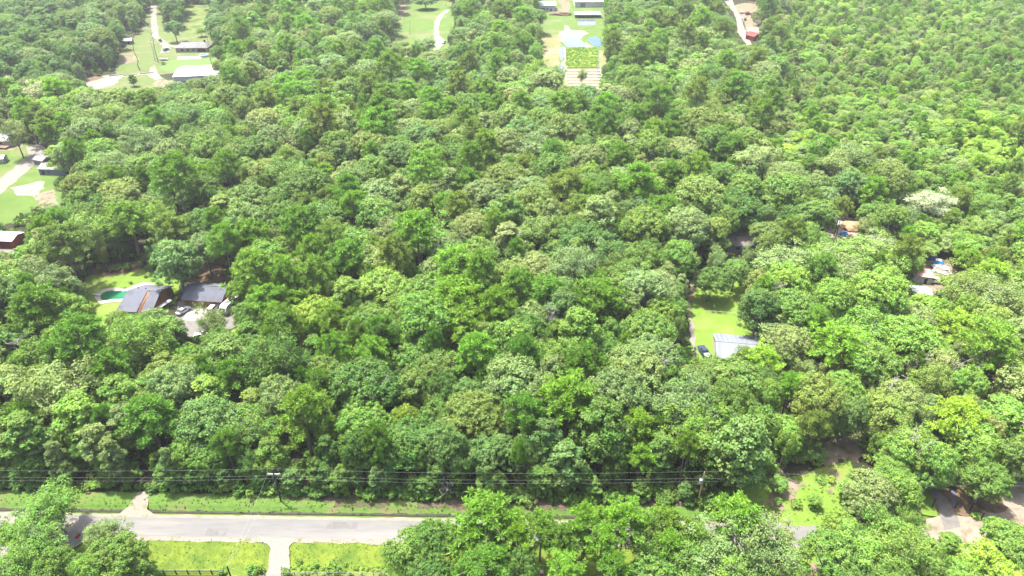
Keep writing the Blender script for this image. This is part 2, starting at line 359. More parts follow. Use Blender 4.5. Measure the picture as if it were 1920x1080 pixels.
# centre right plot
sheet("lawn", [(1298, 535), (1318, 520), (1350, 525), (1395, 520), (1412, 560), (1420, 630), (1440, 660), (1380, 690), (1310, 690), (1300, 640), (1290, 600)], M['lawn'], .03, .6, 2)
sheet("dirt_track", [(1303, 505), (1324, 503), (1317, 525), (1302, 548), (1297, 570), (1294, 595), (1289, 595), (1288, 570), (1291, 545), (1299, 522)], M['dirt'], .05, .3, 1.5)
sheet("dirt_track", [(1290, 590), (1297, 595), (1303, 625), (1307, 655), (1310, 690), (1325, 712), (1312, 716), (1295, 690), (1287, 655), (1293, 620)], M['gravel'], .05, .6, 1.5)
sheet("woodland_clearing", [(1430, 690), (1500, 560), (1640, 520), (1700, 560), (1960, 640), (1960, 905), (1720, 900), (1640, 830), (1520, 850), (1400, 880), (1360, 780)], M['clearing'], .02, 1.5, 3)
# others
sheet("lawn", [(1340, 415), (1420, 400), (1430, 470), (1330, 480)], M['litter'], .03, .8, 3)
sheet("lawn", [(1362, 424), (1398, 422), (1400, 433), (1365, 434)], M['lawn'], .05, .6, 3)
sheet("sand_yard", [(1540, 410), (1560, 398), (1615, 412), (1650, 440), (1640, 470), (1590, 462), (1550, 450)], M['sand'], .03, .8, 2.5)
sheet("bare_soil", [(1415, 392), (1450, 390), (1455, 405), (1420, 408)], M['litter'], .03, .8, 2.5)
sheet("junk_yard", [(1730, 485), (1780, 488), (1790, 520), (1770, 545), (1700, 580), (1690, 540), (1720, 515)], M['dirt'], .03, .8, 2.5)
for pts in ([(1670, 672), (1705, 680), (1710, 705), (1680, 700)], [(1600, 530), (1630, 535), (1625, 560), (1600, 555)], [(1885, 730), (1910, 735), (1905, 755), (1885, 750)], [(1455, 690), (1480, 690), (1478, 715), (1450, 712)], [(1370, 730), (1400, 735), (1390, 765), (1365, 755)], [(1535, 665), (1550, 665), (1548, 690), (1535, 690)], [(1495, 770), (1510, 770), (1505, 790), (1492, 790)]):
    sheet("bare_soil", pts, M['dirt'], .03, .8, 2)
# left plot
sheet("pasture", [(-80, 285), (60, 270), (140, 300), (140, 380), (60, 405), (0, 425), (-80, 440)], M['meadow'], .03, 1.0, 3)
sheet("gravel_road", [(-40, 348), (0, 335), (40, 303), (55, 290), (48, 275), (75, 268), (88, 285), (70, 305), (40, 330), (0, 365), (-40, 385)], M['gravel'], .06, .6, 2.5)
sheet("sand_patch", [(22, 352), (45, 347), (75, 340), (82, 350), (66, 372), (50, 366), (24, 362)], M['sand'], .05, 1.2, 2)
sheet("bare_soil", [(60, 365), (100, 355), (110, 385), (85, 392), (70, 380)], M['dirt'], .045, 1, 2)
sheet("bare_soil", [(-40, 262), (45, 268), (40, 278), (-40, 292)], M['dirt'], .05, .8, 2)
sheet("yard_gravel", [(-60, 470), (60, 462), (85, 475), (40, 482), (-60, 490)], M['gravel'], .03, .8, 2)
# top left plot
sheet("lawn", [(215, 140), (225, 95), (262, 60), (275, 25), (290, 10), (345, 10), (345, 55), (410, 62), (415, 128), (300, 140), (330, 170), (160, 175), (150, 150)], M['lawn_pale'], .03, 1.2, 4)
sheet("lawn", [(306, 116), (330, 112), (400, 110), (402, 128), (312, 133), (300, 128)], M['lawn_vivid'], .05, .5, 4)
sheet("lawn", [(340, 40), (345, -5), (420, -5), (400, 40), (390, 66), (355, 62)], M['scrubgrass'], .05, 1.2, 4)
sheet("gravel_road", [(282, 0), (294, 0), (293, 35), (298, 68), (318, 84), (318, 97), (300, 100), (305, 86), (285, 68), (283, 38)], M['gravel'], .06, .6, 3)
sheet("gravel_road", [(318, 84), (335, 86), (333, 89), (317, 87)], M['gravel'], .055, .3, 3)
sheet("sand_patch", [(157, 168), (160, 157), (190, 148), (224, 143), (226, 150), (210, 160), (185, 167)], M['sand'], .06, 1.4, 3)
sheet("bare_soil", [(148, 158), (155, 148), (200, 140), (222, 141), (190, 149), (160, 158)], M['litter'], .05, 1.2, 3)
sheet("bare_soil", [(222, 115), (228, 106), (258, 104), (263, 112), (240, 120)], M['dirt'], .05, 1.4, 3)
sheet("sand_patch", [(277, 140), (282, 128), (290, 122), (294, 135), (305, 147), (290, 150)], M['sand'], .06, 1.2, 3)
sheet("bare_soil", [(286, 158), (295, 150), (325, 150), (322, 166), (300, 165)], M['dirt'], .05, 1, 3)
sheet("bare_soil", [(190, 143), (260, 137), (292, 136), (292, 139), (200, 146)], M['sand'], .055, .6, 3)
sheet("concrete_patio", [(333, 106), (378, 105.5), (377, 110), (332, 112)], M['conc'], .07, 0, 3)
# meadow top centre
sheet("meadow", [(740, -15), (846, -15), (852, 40), (838, 95), (750, 95), (728, 65), (742, 50)], M['meadow'], .03, 1.5, 5)
sheet("gravel_path", [(838, 18), (845, 18), (832, 28), (824, 42), (822, 65), (834, 76), (833, 82), (820, 95), (813, 95), (814, 70), (814, 42), (824, 26)], M['sand'], .06, .6, 4)
sheet("bare_soil", [(745, -5), (765, -5), (757, 30), (745, 45)], M['dirt'], .05, 1.2, 5)
# farm top right of centre
sheet("farm_grass", [(1005, -10), (1150, -10), (1150, 60), (1135, 155), (1050, 165), (1010, 130), (1010, 60)], M['meadow'], .03, 1.0, 5)
sheet("marsh", [(1019, 66), (1049, 64), (1052, 88), (1047, 125), (1018, 125), (1016, 90)], M['marsh'], .05, 1.2, 4)
sheet("farm_track", [(1040, -10), (1062, -10), (1070, 12), (1066, 22), (1036, 25), (1030, 18), (1055, 15)], M['dirt'], .05, .8, 4)
sheet("sand_bank", [(1048, 60), (1060, 57), (1056, 48), (1064, 48), (1070, 57), (1094, 57), (1104, 63), (1094, 67), (1090, 72), (1062, 71), (1060, 84), (1050, 76)], M['sand'], .06, 1.0, 4)
sheet("pond", [(1057, 71.5), (1086, 71), (1096, 80), (1101, 89), (1085, 89), (1062, 88), (1056, 80)], M['pond'], .07, .8, 4)
sheet("sand_bank", [(1096, 80), (1099, 79), (1106, 85), (1118, 90), (1112, 91), (1098, 88)], M['sand'], .08, .5, 4)
sheet("round_pond", [(1101, 74), (1106, 70), (1118, 68), (1127, 76), (1129, 84), (1122, 88), (1110, 84)], M['pondblue'], .07, .6, 4)
sheet("water_channel", [(1049, 88), (1056, 87), (1057, 100), (1055, 112), (1049, 112)], M['pond'], .07, .4, 4)
sheet("water_channel", [(1046, 122), (1055, 124), (1058, 138), (1052, 136)], M['pond'], .07, .4, 4)
sheet("sand_bank", [(1056, 88), (1060, 88), (1062, 105), (1065, 116), (1064, 124), (1064, 150), (1059, 150), (1058, 124), (1051, 121), (1058, 112)], M['sand'], .08, .5, 4)
sheet("water_channel", [(1118.5, 97), (1121.5, 97), (1122, 120), (1124, 148), (1120.5, 148), (1119, 120)], M['pond'], .07, .2, 4)
sheet("marsh", [(1123, 95), (1138, 95), (1136, 140), (1125, 142)], M['marsh'], .06, .6, 4)
sheet("reflecting_pond", [(1083, 36.5), (1117, 36), (1117, 47), (1083, 47.5)], M['pond'], .07, .2, 4)
o = sheet("garden_plot", [(1063.5, 91), (1118, 90), (1121, 128), (1062, 128)], M['crop'], .5, .3, 3, th=.5)
o = sheet("row_plot", [(1062, 129), (1121, 128.5), (1124, 166), (1058, 166)], M['rowsoil'], .06, .4, 3)
A, B = at(1062, 131), at(1121, 131)
for i in range(7):
    y = A.y - 3 - i * 6.0
    mb = MB(); n = 14
    for k in range(n):
        xa = A.x - 1 + (B.x - A.x + 2) * (k + .5) / n
        mb.box((xa, y + .25 * mnoise.noise(Vector((xa, y, 0))), .14), ((B.x - A.x + 2) / n * .98, 2.2 + .5 * mnoise.noise(Vector((xa * .7, y, 4))), .28))
    b = mb.build("straw_row", M['rowstraw'], o)
# right road top
sheet("gravel_road", [(1353, -5), (1372, -5), (1378, 12), (1388, 30), (1395, 50), (1402, 70), (1410, 84), (1400, 84), (1390, 70), (1383, 62), (1382, 40), (1374, 20), (1362, 8)], M['sand'], .05, .6, 4)
sheet("sand_yard", [(1372, 12), (1395, 5), (1425, 8), (1428, 20), (1405, 25), (1412, 40), (1430, 55), (1425, 66), (1400, 60), (1394, 40)], M['dirt'], .045, 1.0, 4)
sheet("bare_soil", [(1400, 50), (1425, 52), (1430, 60), (1405, 62)], M['sand'], .06, 1, 4)
sheet("farm_grass", [(1345, 10), (1360, 20), (1382, 45), (1372, 50), (1345, 30)], M['meadow'], .03, 1, 4)
sheet("bare_soil", [(1255, 8), (1300, 5), (1315, 18), (1260, 22)], M['dirt'], .03, 1, 4)
sheet("bare_soil", [(1302, 44), (1316, 42), (1314, 56), (1304, 55)], M['sand'], .03, 1, 4)
sheet("scrub_grass", [(1560, 200), (1960, 30), (1960, 420), (1850, 400), (1700, 300)], M['scrubgrass'], .02, 2, 8)
sheet("scrub_grass", [(1640, -10), (1960, -10), (1960, 40), (1800, 60)], M['scrubgrass'], .015, 2, 8)

# ------------------------------------------------------------------ buildings
def gable(name, label, cat, c, wx, dy, wall_h, ridge_h, rz, m_roof, m_wall, over=.5, ridge='x', m_gable=None, doors=(), windows=(), th=.16):
    """c = centre on the ground; ridge along local x (or y). doors/windows: (side, pos, width, height, sill, material)"""
    root = thing(name, label, cat, (c[0], c[1], 0), rz)
    if ridge == 'y':
        inner = R_(90); a, b = dy, wx
    else:
        inner = 0; a, b = wx, dy
    T = Matrix.Rotation(inner, 4, 'Z')
    mb = MB(); prof_ = [(-b / 2, 0), (b / 2, 0), (b / 2, wall_h), (0, ridge_h - .12), (-b / 2, wall_h)]
    mb.prism(prof_, -a / 2, a / 2)
    R90 = Matrix.Rotation(R_(90), 4, 'Z')
    bmesh.ops.transform(mb.bm, matrix=T @ R90, verts=mb.bm.verts)
    mb.build("wall", m_wall, root)
    hx, hy = a / 2 + over, b / 2 + over
    ez = wall_h - over * (ridge_h - wall_h) / (b / 2)
    for s in (1, -1):
        mb = MB(); q = [Vector((-hx, 0, ridge_h + .06)), Vector((hx, 0, ridge_h + .06)), Vector((hx, s * hy, ez + .06)), Vector((-hx, s * hy, ez + .06))]
        mb.quad_slab([T @ p for p in q], th)
        mb.build("roof", m_roof, root)
    mb = MB(); mb.box((0, 0, ridge_h + .08), (2 * hx, .35, .1)); bmesh.ops.transform(mb.bm, matrix=T, verts=mb.bm.verts)
    mb.build("ridge_cap", m_roof, root)
    for (nm, side, pos, ww, hh, sill, mm) in [(d[0],) + tuple(d[1:]) for d in list(doors) + list(windows)]:
        mb = MB()
        if side == 'f': mb.box((pos, -dy / 2 - .03, sill + hh / 2), (ww, .08, hh))
        elif side == 'b': mb.box((pos, dy / 2 + .03, sill + hh / 2), (ww, .08, hh))
        elif side == 'r': mb.box((wx / 2 + .03, pos, sill + hh / 2), (.08, ww, hh))
        else: mb.box((-wx / 2 - .03, pos, sill + hh / 2), (.08, ww, hh))
        mb.build(nm, mm, root)
    return root

# --- long garage (cedar walls, charcoal roof)
gar = gable("garage", "long cedar garage under a charcoal gable roof beside the white concrete apron", "garage", (-92.1, 175.6), 11.6, 8.6, 2.7, 4.8, R_(-6.5), M['shingle'], M['cedar'], .6,
            doors=[("garage_door", 'f', -2.6, 4.6, 2.15, .05, M['cedar_pale']), ("garage_door", 'f', 2.6, 4.2, 2.15, .05, M['cedar_pale'])],
            windows=[("window", 'r', 1.2, 1.1, .9, 1.1, M['glass'])])
for px_, py_ in ((1.2, 1.0), (-.5, -1.6)):
    mb = MB(); mb.tube([(px_, py_, 4.2), (px_, py_, 5.0)], .12, .12, 8); mb.build("roof_vent", M['chrome'], gar)
for x in (-5.1, -.1, 5.0):
    mb = MB(); mb.box((x, -4.39, 1.3), (.22, .16, 2.6)); mb.build("post", M['cedar_pale'], gar)
# --- pool house: rear slope, long front slope in two levels with a cedar clerestory strip between
ph = thing("pool_house", "dark gabled house with a cedar clerestory strip next to the kidney pool", "house", (-109.6, 172.3, 0), R_(-3))
def L3(*p): return [Vector(q) for q in p]
mb = MB(); mb.prism([(-4.7, 0), (0.9, 0), (0.9, 4.5), (-4.7, 4.5)], -.2, .2); mb.bm.free()
def wallbox(parent, prof_yz, x0, x1, m, nm="wall"):
    mb = MB(); a = [mb.bm.verts.new((x0, y, z)) for y, z in prof_yz]; b = [mb.bm.verts.new((x1, y, z)) for y, z in prof_yz]
    mb.bm.faces.new(a); mb.bm.faces.new(b[::-1]); k = len(a)
    for i in range(k): mb.bm.faces.new((a[i], b[i], b[(i + 1) % k], a[(i + 1) % k]))
    return mb.build(nm, m, parent)
wallbox(ph, [(-7.0, 0), (6.3, 0), (6.3, 2.6), (.2, 4.9), (-7.0, 2.9)], -4.5, .85, M['cedar'])
wallbox(ph, [(-7.0, 0), (6.3, 0), (6.3, 2.6), (.2, 4.7), (-7.0, 1.8)], .9, 4.4, M['cedar'])
mb = MB(); mb.quad_slab(L3((-5.1, .2, 5.1), (1.0, .2, 5.1), (1.0, -7.8, 2.85), (-5.1, -7.8, 2.85)), .2); mb.build("roof", M['shingle'], ph)
mb = MB(); mb.quad_slab(L3((1.75, .3, 4.95), (4.9, .3, 4.95), (4.9, -5.2, 2.75), (4.3, -7.8, 1.85), (1.75, -7.8, 1.85)), .18); mb.build("roof", M['shingle'], ph)
mb = MB(); mb.quad_slab(L3((-5.0, .22, 5.08), (4.9, .32, 5.02), (5.2, 6.9, 2.6), (-4.0, 7.2, 2.6)), .2); mb.build("roof", M['shingle'], ph)
mb = MB(); mb.quad_slab(L3((1.02, .1, 4.95), (1.72, .1, 4.75), (1.72, -7.6, 1.7), (1.02, -7.6, 2.7)), .1); mb.build("clerestory", M['cedar_pale'], ph)
mb = MB(); mb.quad_slab(L3((4.95, 5.8, 2.6), (4.97, .2, 4.85), (5.25, -2.2, .2), (5.25, 5.8, .2)), .12); mb.build("gable_wall", M['cedar_pale'], ph)
mb = MB(); mb.box((5.35, 3.6, 1.2), (.12, 1.4, 1.6)); mb.build("window", M['glass'], ph)
mb = MB(); mb.box((5.8, -1.2, 1.5), (1.3, 4.8, .12), R_(-24)); mb.build("awning", M['whiteroof'], ph)
for x, y in ((-3.2, 2.4), (-.6, 2.0), (1.6, .8)):
    mb = MB(); mb.tube([(x, y, 4.0), (x, y, 4.95)], .18, .18, 8); mb.build("roof_vent", M['chrome'], ph)
# --- pool
pl = thing("swimming_pool", "kidney shaped green swimming pool with a pale concrete surround", "pool", tuple(at(212, 555, 0)))
pc = at(212, 555, 0)
def ring_poly(px): return [at(x, y) - pc for x, y in px]
def smooth_poly(P, n=2):
    for _ in range(n):
        Q = []
        for a, b in zip(P, P[1:] + P[:1]): Q += [a.lerp(b, .25), a.lerp(b, .75)]
        P = Q
    return P
def flat(name, P, z, th, m, parent):
    mb = MB(); vv = [mb.bm.verts.new((p.x, p.y, z)) for p in P]; f = mb.bm.faces.new(vv)
    r = bmesh.ops.extrude_face_region(mb.bm, geom=[f])
    for e in r['geom']:
        if isinstance(e, bmesh.types.BMVert): e.co.z -= th
    return mb.build(name, m, parent)
flat("surround", smooth_poly(ring_poly([(175, 553), (181, 550), (194, 542), (216, 539), (236, 542.5), (256, 534), (271, 529), (300, 534), (270, 560), (232, 567), (206, 567), (191, 571), (182, 566)])), .14, .3, M['pooldeck'], pl)
flat("water", smooth_poly(ring_poly([(188, 555), (194, 549), (207, 544.5), (228, 547.5), (246, 545), (244, 556), (232, 561), (210, 561), (196, 565), (189, 561)])), .16, .05, M['pool'], pl)
mb = MB(); mb.box((0, 0, 0), (.5, 2.4, .1)); b = mb.build("diving_board", M['whitepaint'], pl); b.location = at(181, 554.5) - pc + Vector((0, 0, .5)); b.rotation_euler = (0, 0, R_(75))
# --- metal barn
bc = Vector((61.4, 147.6, 0))
barn = gable("metal_barn", "pale galvanised metal barn on the sunlit lawn with a cream end wall", "barn", bc, 12.6, 10.4, 3.1, 4.5, R_(-8), M['metalroof'], M['cream'], .35,
             doors=[("door", 'l', -2.2, 1.0, 2.1, 0, M['dark']), ("roll_door", 'f', -1.5, 3.2, 2.6, 0, M['whitewall']), ("roll_door", 'f', 3.2, 3.2, 2.6, 0, M['whitewall'])])
for i in range(10):
    for s in (-1, 1):
        mb = MB(); x = -5.8 + i * 1.29; k = 1.4 / 5.2
        mb.quad_slab(L3((x - .05, s * .2, 4.64), (x + .05, s * .2, 4.64), (x + .05, s * 5.5, 4.64 - 5.3 * k), (x - .05, s * 5.5, 4.64 - 5.3 * k)), .06); mb.build("roof_rib", M['metalroof'], barn)
# --- mid right mobile home
mh = gable("mobile_home", "brown and grey roofed low home half hidden between oaks", "house", (78.3, 208.2), 9.6, 8.2, 2.7, 3.7, R_(-2), M['shingle_brown'], M['greywall'], .4,
           windows=[("window", 'f', -1.5, 1.3, 1.0, 1.0, M['glass']), ("window", 'f', 2.0, 1.3, 1.0, 1.0, M['glass'])])
for x, y in ((-.5, 1.2), (-2.0, -1.8)):
    mb = MB(); mb.box((x, y, 3.55), (.5, .5, .45)); mb.build("roof_vent", M['chrome'], mh)
# --- top left house (hip roof)
hp = at(365, 94, 0)
hh = thing("hip_roof_house", "long pale brick house with a grey hip roof and white patio", "house", (hp.x, hp.y, 0), R_(1.5))
mb = MB(); mb.box((0, 0, 1.35), (20.5, 10, 2.7)); mb.build("wall", mat("pale_brick", (.40, .36, .31), (.48, .44, .38), .6, .9), hh)
E_, Rg = (11, 5.8, 2.75), (7.5, 0, 5.2)
for q in (L3((-11, -5.8, 2.75), (11, -5.8, 2.75), (7.5, 0, 5.2), (-7.5, 0, 5.2)), L3((-11, 5.8, 2.75), (11, 5.8, 2.75), (7.5, 0, 5.2), (-7.5, 0, 5.2)), L3((11, -5.8, 2.75), (11, 5.8, 2.75), (7.5, 0, 5.2)), L3((-11, -5.8, 2.75), (-11, 5.8, 2.75), (-7.5, 0, 5.2))):
    mb = MB(); mb.quad_slab(q, .18); mb.build("roof", M['shingle_grey'], hh)
mb = MB(); mb.box((7.0, 2.2, 5.0), (.9, .9, 2.2)); mb.build("chimney", M['dark'], hh)
for x in (-6, -2.4, 1.2):
    mb = MB(); mb.box((x, -5.03, 1.4), (1.5, .1, 1.2)); mb.build("window", M['glass'], hh)
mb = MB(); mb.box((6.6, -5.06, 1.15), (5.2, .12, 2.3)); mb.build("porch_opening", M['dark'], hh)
pp = at(383, 106, 0)
sp_ = thing("above_ground_pool", "round white above ground pool beside the porch of the hip roofed house", "pool", (pp.x, pp.y, 0))
mb = MB(); mb.tube([(0, 0, 0), (0, 0, 1.2)], 2.7, 2.7, 20); mb.build("wall", M['whitewall'], sp_)
mb = MB(); mb.tube([(0, 0, 1.2), (0, 0, 1.24)], 2.4, 2.4, 20); mb.build("water", M['pondblue'], sp_)
wb = at(366, 149, 0)
gable("metal_barn", "bright white low pitched metal barn in front of the hip roofed house", "barn", (wb.x + .5, wb.y + 8), 25, 22, 3.0, 4.2, R_(9), M['whiteroof'], M['whitewall'], .4,
      doors=[("door", 'r', 0, 3.5, 2.6, 0, M['greywall'])])
sh = at(241, 82, 0)
gable("shed", "small pale shed in tree shade left of the farm track", "shed", (sh.x, sh.y), 6, 5, 2.6, 3.6, R_(10), M['whiteroof'], M['greywall'], .3, doors=[("door", 'f', 1, 1.2, 2, 0, M['dark'])])
# --- left edge buildings
a = at(10, 272, 0)
lh = gable("house", "grey roofed house with white roof patches and a brown deck at the left edge", "house", (a.x - 3, a.y + 4), 17, 11, 2.8, 4.4, R_(-6), M['greyroof'], M['whitewall'], .5, windows=[("window", 'f', 3, 1.4, 1, 1, M['glass'])])
for x, y, ww, dd in ((4.2, -3.6, 6.4, 2.6), (-2.5, 2.4, 6, 2.4)):
    s_ = -1 if y < 0 else 1
    zz = lambda yy: 4.5 - abs(yy) * 1.6 / 5.5 + .1
    mb = MB(); mb.quad_slab(L3((x - ww / 2, y - dd / 2, zz(y - dd / 2)), (x + ww / 2, y - dd / 2, zz(y - dd / 2)), (x + ww / 2, y + dd / 2, zz(y + dd / 2)), (x - ww / 2, y + dd / 2, zz(y + dd / 2))), .06); mb.build("roof_patch", M['whiteroof'], lh)
mb = MB(); mb.box((3.5, -7.4, .45), (9, 3.2, .9)); mb.build("deck", mat("deck_boards", (.20, .13, .085), (.27, .18, .12), .8, .9), lh)
a = at(3, 304, 0)
gable("shed", "small white shed on the grass beside the pale gravel road", "shed", (a.x, a.y), 4.2, 4, 2.3, 3.1, R_(10), M['whiteroof'], M['whitewall'], .25, doors=[("door", 'r', 0, 1, 1.9, 0, M['greywall'])])
a = at(104, 326, 0)
gable("cabin", "blue grey cabin with a grey roof between gravel road and forest", "cabin", (a.x, a.y + 2), 11.5, 6.5, 2.7, 3.8, R_(-4), M['greyroof'], M['greywall'], .35, doors=[("door", 'f', -4, 1.0, 2, 0, M['dark'])], windows=[("window", 'f', -1.5, 1, .9, 1, M['glass'])])
a = at(82, 306, 0)
gable("shed", "low grey shed under the roadside pines behind the blue grey cabin", "shed", (a.x, a.y), 5.5, 4.5, 2.3, 3.2, R_(-20), M['greyroof'], M['greywall'], .3)
a = at(18, 466, 0)
gable("metal_barn", "red steel shed with a white roof at the left edge of the forest", "shed", (a.x - 4.5, a.y + 3.5), 13, 6, 3.0, 3.8, R_(-4), M['whiteroof'], M['redpaint'], .35, doors=[("door", 'f', 3.5, 3, 2.5, 0, M['maroon']), ("door", 'f', -2, 3, 2.5, 0, M['maroon'])])
# --- farm at the top
a = at(1024, 22, 0)
fh = gable("farm_house", "white farmhouse with a pale blue metal roof beside the far farm track", "house", (a.x, a.y + 9), 15, 15, 4.6, 6.4, 0, mat("pale_blue_roof", (.55, .66, .74), (.6, .7, .78), .4, .5), M['whitewall'], .6, ridge='x',
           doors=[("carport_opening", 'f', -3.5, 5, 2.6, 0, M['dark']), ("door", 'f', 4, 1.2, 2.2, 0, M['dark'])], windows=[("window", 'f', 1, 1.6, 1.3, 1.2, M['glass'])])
a = at(1104, 14, 0)
gable("warehouse", "large bright white roofed barn at the top of the far farm", "barn", (a.x, a.y + 13), 23, 25, 4.5, 6.5, 0, M['whiteroof'], M['whitewall'], .6, doors=[("roll_door", 'f', -5, 4, 3.4, 0, M['greywall'])])
a = at(1102, 33, 0)
gh = thing("long_shed", "long low open shed with a pale roof above the rectangular pond", "shed", (a.x, a.y + 1.5, 0))
mb = MB(); mb.quad_slab(L3((-10.5, -4, 2.5), (10.5, -4, 2.5), (10.5, 4, 3.0), (-10.5, 4, 3.0)), .15); mb.build("roof", M['metalroof'], gh)
mb = MB(); mb.box((0, 3.2, 1.35), (20, .2, 2.6)); mb.build("wall", M['greywall'], gh)
mb = MB(); mb.quad_slab(L3((-10.3, 4.2, 3.1), (10.3, 4.2, 3.1), (10.3, 8.5, 2.7), (-10.3, 8.5, 2.7)), .15); mb.build("roof", M['whiteroof'], gh)
for i in range(7):
    for y in (-3.8,):
        mb = MB(); mb.box((-10 + i * 3.33, y, 1.2), (.2, .2, 2.45)); mb.build("post", M['dark'], gh)
a = at(1413, 75, 0)
rs = gable("shed", "dark red gabled shed beside the white farm road", "shed", (a.x, a.y + 2), 7.5, 7, 3.0, 4.6, R_(35), M['maroon'], M['redpaint'], .4, ridge='y', doors=[("door", 'f', .8, 2.4, 2.2, 0, M['pinkroof'])])
# junk yard building
a = at(1729, 530, 0)
jb = gable("shack", "small shack with a faded pink roof at the junk yard edge", "shack", (a.x, a.y + 2), 5.4, 5.0, 2.6, 3.4, R_(-12), M['pinkroof'], M['whitewall'], .3, doors=[("door", 'f', 1, .9, 1.9, 0, M['dark'])])
a = at(1726, 560, 0)
gable("carport", "white metal carport mostly hidden by branches below the pink shack", "carport", (a.x, a.y + 1.5), 5, 4.5, 2.2, 2.7, R_(-8), M['whiteroof'], M['greywall'], .3, doors=[("opening", 'f', 0, 4, 1.9, 0, M['dark'])])
a = at(1816, 566, 0)
gable("shed", "narrow white roofed shed wedged between two oak crowns", "shed", (a.x, a.y + 1.5), 3.4, 5.5, 2.4, 3.0, R_(8), M['whiteroof'], M['whitewall'], .25, ridge='y')

# ------------------------------------------------------------------ vehicles
def wheels(root, xs_, wy, r=.33):
    for x in xs_:
        for s in (-1, 1):
            mb = MB(); mb.tube([(x, s * (wy - .11), r), (x, s * (wy + .11), r)], r, r, 12); t_ = mb.build("wheel", M['rubber'], root)
            mb = MB(); mb.tube([(x, s * (wy + .10), r), (x, s * (wy + .13), r)], r * .55, r * .5, 10); mb.build("rim", M['chrome'], t_)
def extr(prof_xz, w0, m, nm, root, taper=0.0, bev=.05):
    """side profile extruded across y, top narrower by taper"""
    mb = MB(); z0 = min(p[1] for p in prof_xz); z1 = max(p[1] for p in prof_xz)
    f = lambda z: w0 / 2 - taper * (z - z0) / max(.01, z1 - z0)
    a = [mb.bm.verts.new((x, -f(z), z)) for x, z in prof_xz]; b = [mb.bm.verts.new((x, f(z), z)) for x, z in prof_xz]
    mb.bm.faces.new(a); mb.bm.faces.new(b[::-1]); k = len(a)
    for i in range(k): mb.bm.faces.new((a[i], b[i], b[(i + 1) % k], a[(i + 1) % k]))
    return mb.build(nm, m, root, bevel=bev)
def car(name, label, cat, loc, rz, paint, kind='sedan'):
    t = thing(name, label, cat, (loc[0], loc[1], .12), rz)
    if kind == 'sedan':
        extr([(-2.25, .35), (2.2, .35), (2.3, .6), (2.2, .82), (1.0, .95), (-1.5, .98), (-2.25, .92), (-2.35, .6)], 1.82, paint, "body", t, .06)
        extr([(-1.7, .97), (1.05, .94), (.3, 1.40), (-1.0, 1.42)], 1.62, M['glass'], "cabin_glass", t, .16, .02)
        extr([(-1.0, 1.40), (.28, 1.39), (.2, 1.47), (-.9, 1.48)], 1.32, paint, "roof", t, .02, .02)
        ln, fz = 2.3, .68
    elif kind == 'suv':
        extr([(-2.35, .4), (2.3, .4), (2.4, .7), (2.3, 1.0), (1.1, 1.12), (-2.3, 1.15), (-2.42, .8)], 1.92, paint, "body", t, .05)
        extr([(-2.25, 1.14), (1.1, 1.11), (.45, 1.66), (-2.0, 1.70)], 1.74, M['glass'], "cabin_glass", t, .14, .02)
        extr([(-2.0, 1.68), (.42, 1.64), (.35, 1.75), (-1.9, 1.77)], 1.48, paint, "roof", t, .02, .02)
        ln, fz = 2.4, .8
    else:
        extr([(-2.8, .45), (2.7, .45), (2.8, .8), (2.7, 1.08), (1.2, 1.18), (-.7, 1.18), (-.7, 1.12), (-2.8, 1.12)], 1.96, paint, "body", t, .04)
        mb = MB(); mb.box((-1.78, 0, 1.13), (1.95, 1.6, .04)); mb.build("bed_floor", M['silver'], t)
        for s in (-1, 1):
            mb = MB(); mb.box((-1.78, s * .88, 1.24), (2.05, .12, .25)); mb.build("bed_side", paint, t)
        mb = MB(); mb.box((-2.77, 0, 1.24), (.1, 1.65, .25)); mb.build("tailgate", paint, t)
        extr([(-.72, 1.17), (1.25, 1.17), (.62, 1.78), (-.6, 1.80)], 1.78, M['glass'], "cabin_glass", t, .14, .02)
        extr([(-.6, 1.78), (.6, 1.76), (.5, 1.86), (-.52, 1.87)], 1.5, paint, "roof", t, .02, .02)
        ln, fz = 2.8, .85
    wheels(t, (-ln * .58, ln * .6), .84, .34 if kind != 'pickup' else .39)
    for s in (-1, 1):
        mb = MB(); mb.box((ln - .02, s * .66, fz), (.1, .36, .16)); mb.build("headlight", M['chrome'], t)
        mb = MB(); mb.box((-ln + .0, s * .72, fz + .1), (.1, .26, .2)); mb.build("tail_light", M['redlens'], t)
    return t
car("parked_car", "silver sedan parked on the concrete apron in front of the cedar garage", "car", at(345, 586), R_(62), M['silver'])
car("parked_car", "white car beside the garage corner half under a grey green tree", "car", at(401, 582), R_(80), M['whitepaint'], 'suv')
car("parked_car", "white van roof glimpsed under trees at the driveway bottom", "van", at(381, 634), R_(20), M['whitepaint'], 'suv')
car("pickup_truck", "dark blue pickup with a grey bed left of the metal barn", "pickup truck", at(1320, 665), R_(99), M['navy'], 'pickup')
car("parked_car", "grey teal car parked on the loop beside the hip roofed house", "car", at(312, 95), R_(78), M['greygreen'], 'suv')
car("parked_car", "white car in the yard under trees right of the pink shack", "car", at(1757, 531), R_(-15), M['whitepaint'], 'suv')
car("parked_car", "dark car shaded by oaks near the brown roofed home", "car", at(1455, 404), R_(30), M['navy'], 'sedan')
car("parked_car", "blue grey car by the end of the red steel shed", "car", at(66, 470), R_(10), M['greygreen'], 'sedan')
car("parked_car", "white car at the curved end of the meadow gravel path", "car", at(832, 81), R_(80), M['whitepaint'], 'suv')
car("parked_car", "dark car on the sand yard beside the white farm road", "car", at(1397, 38), R_(70), M['navy'], 'suv')
car("parked_car", "reddish car on the sand yard beyond the red shed", "car", at(1402, 28), R_(20), M['maroon'], 'suv')
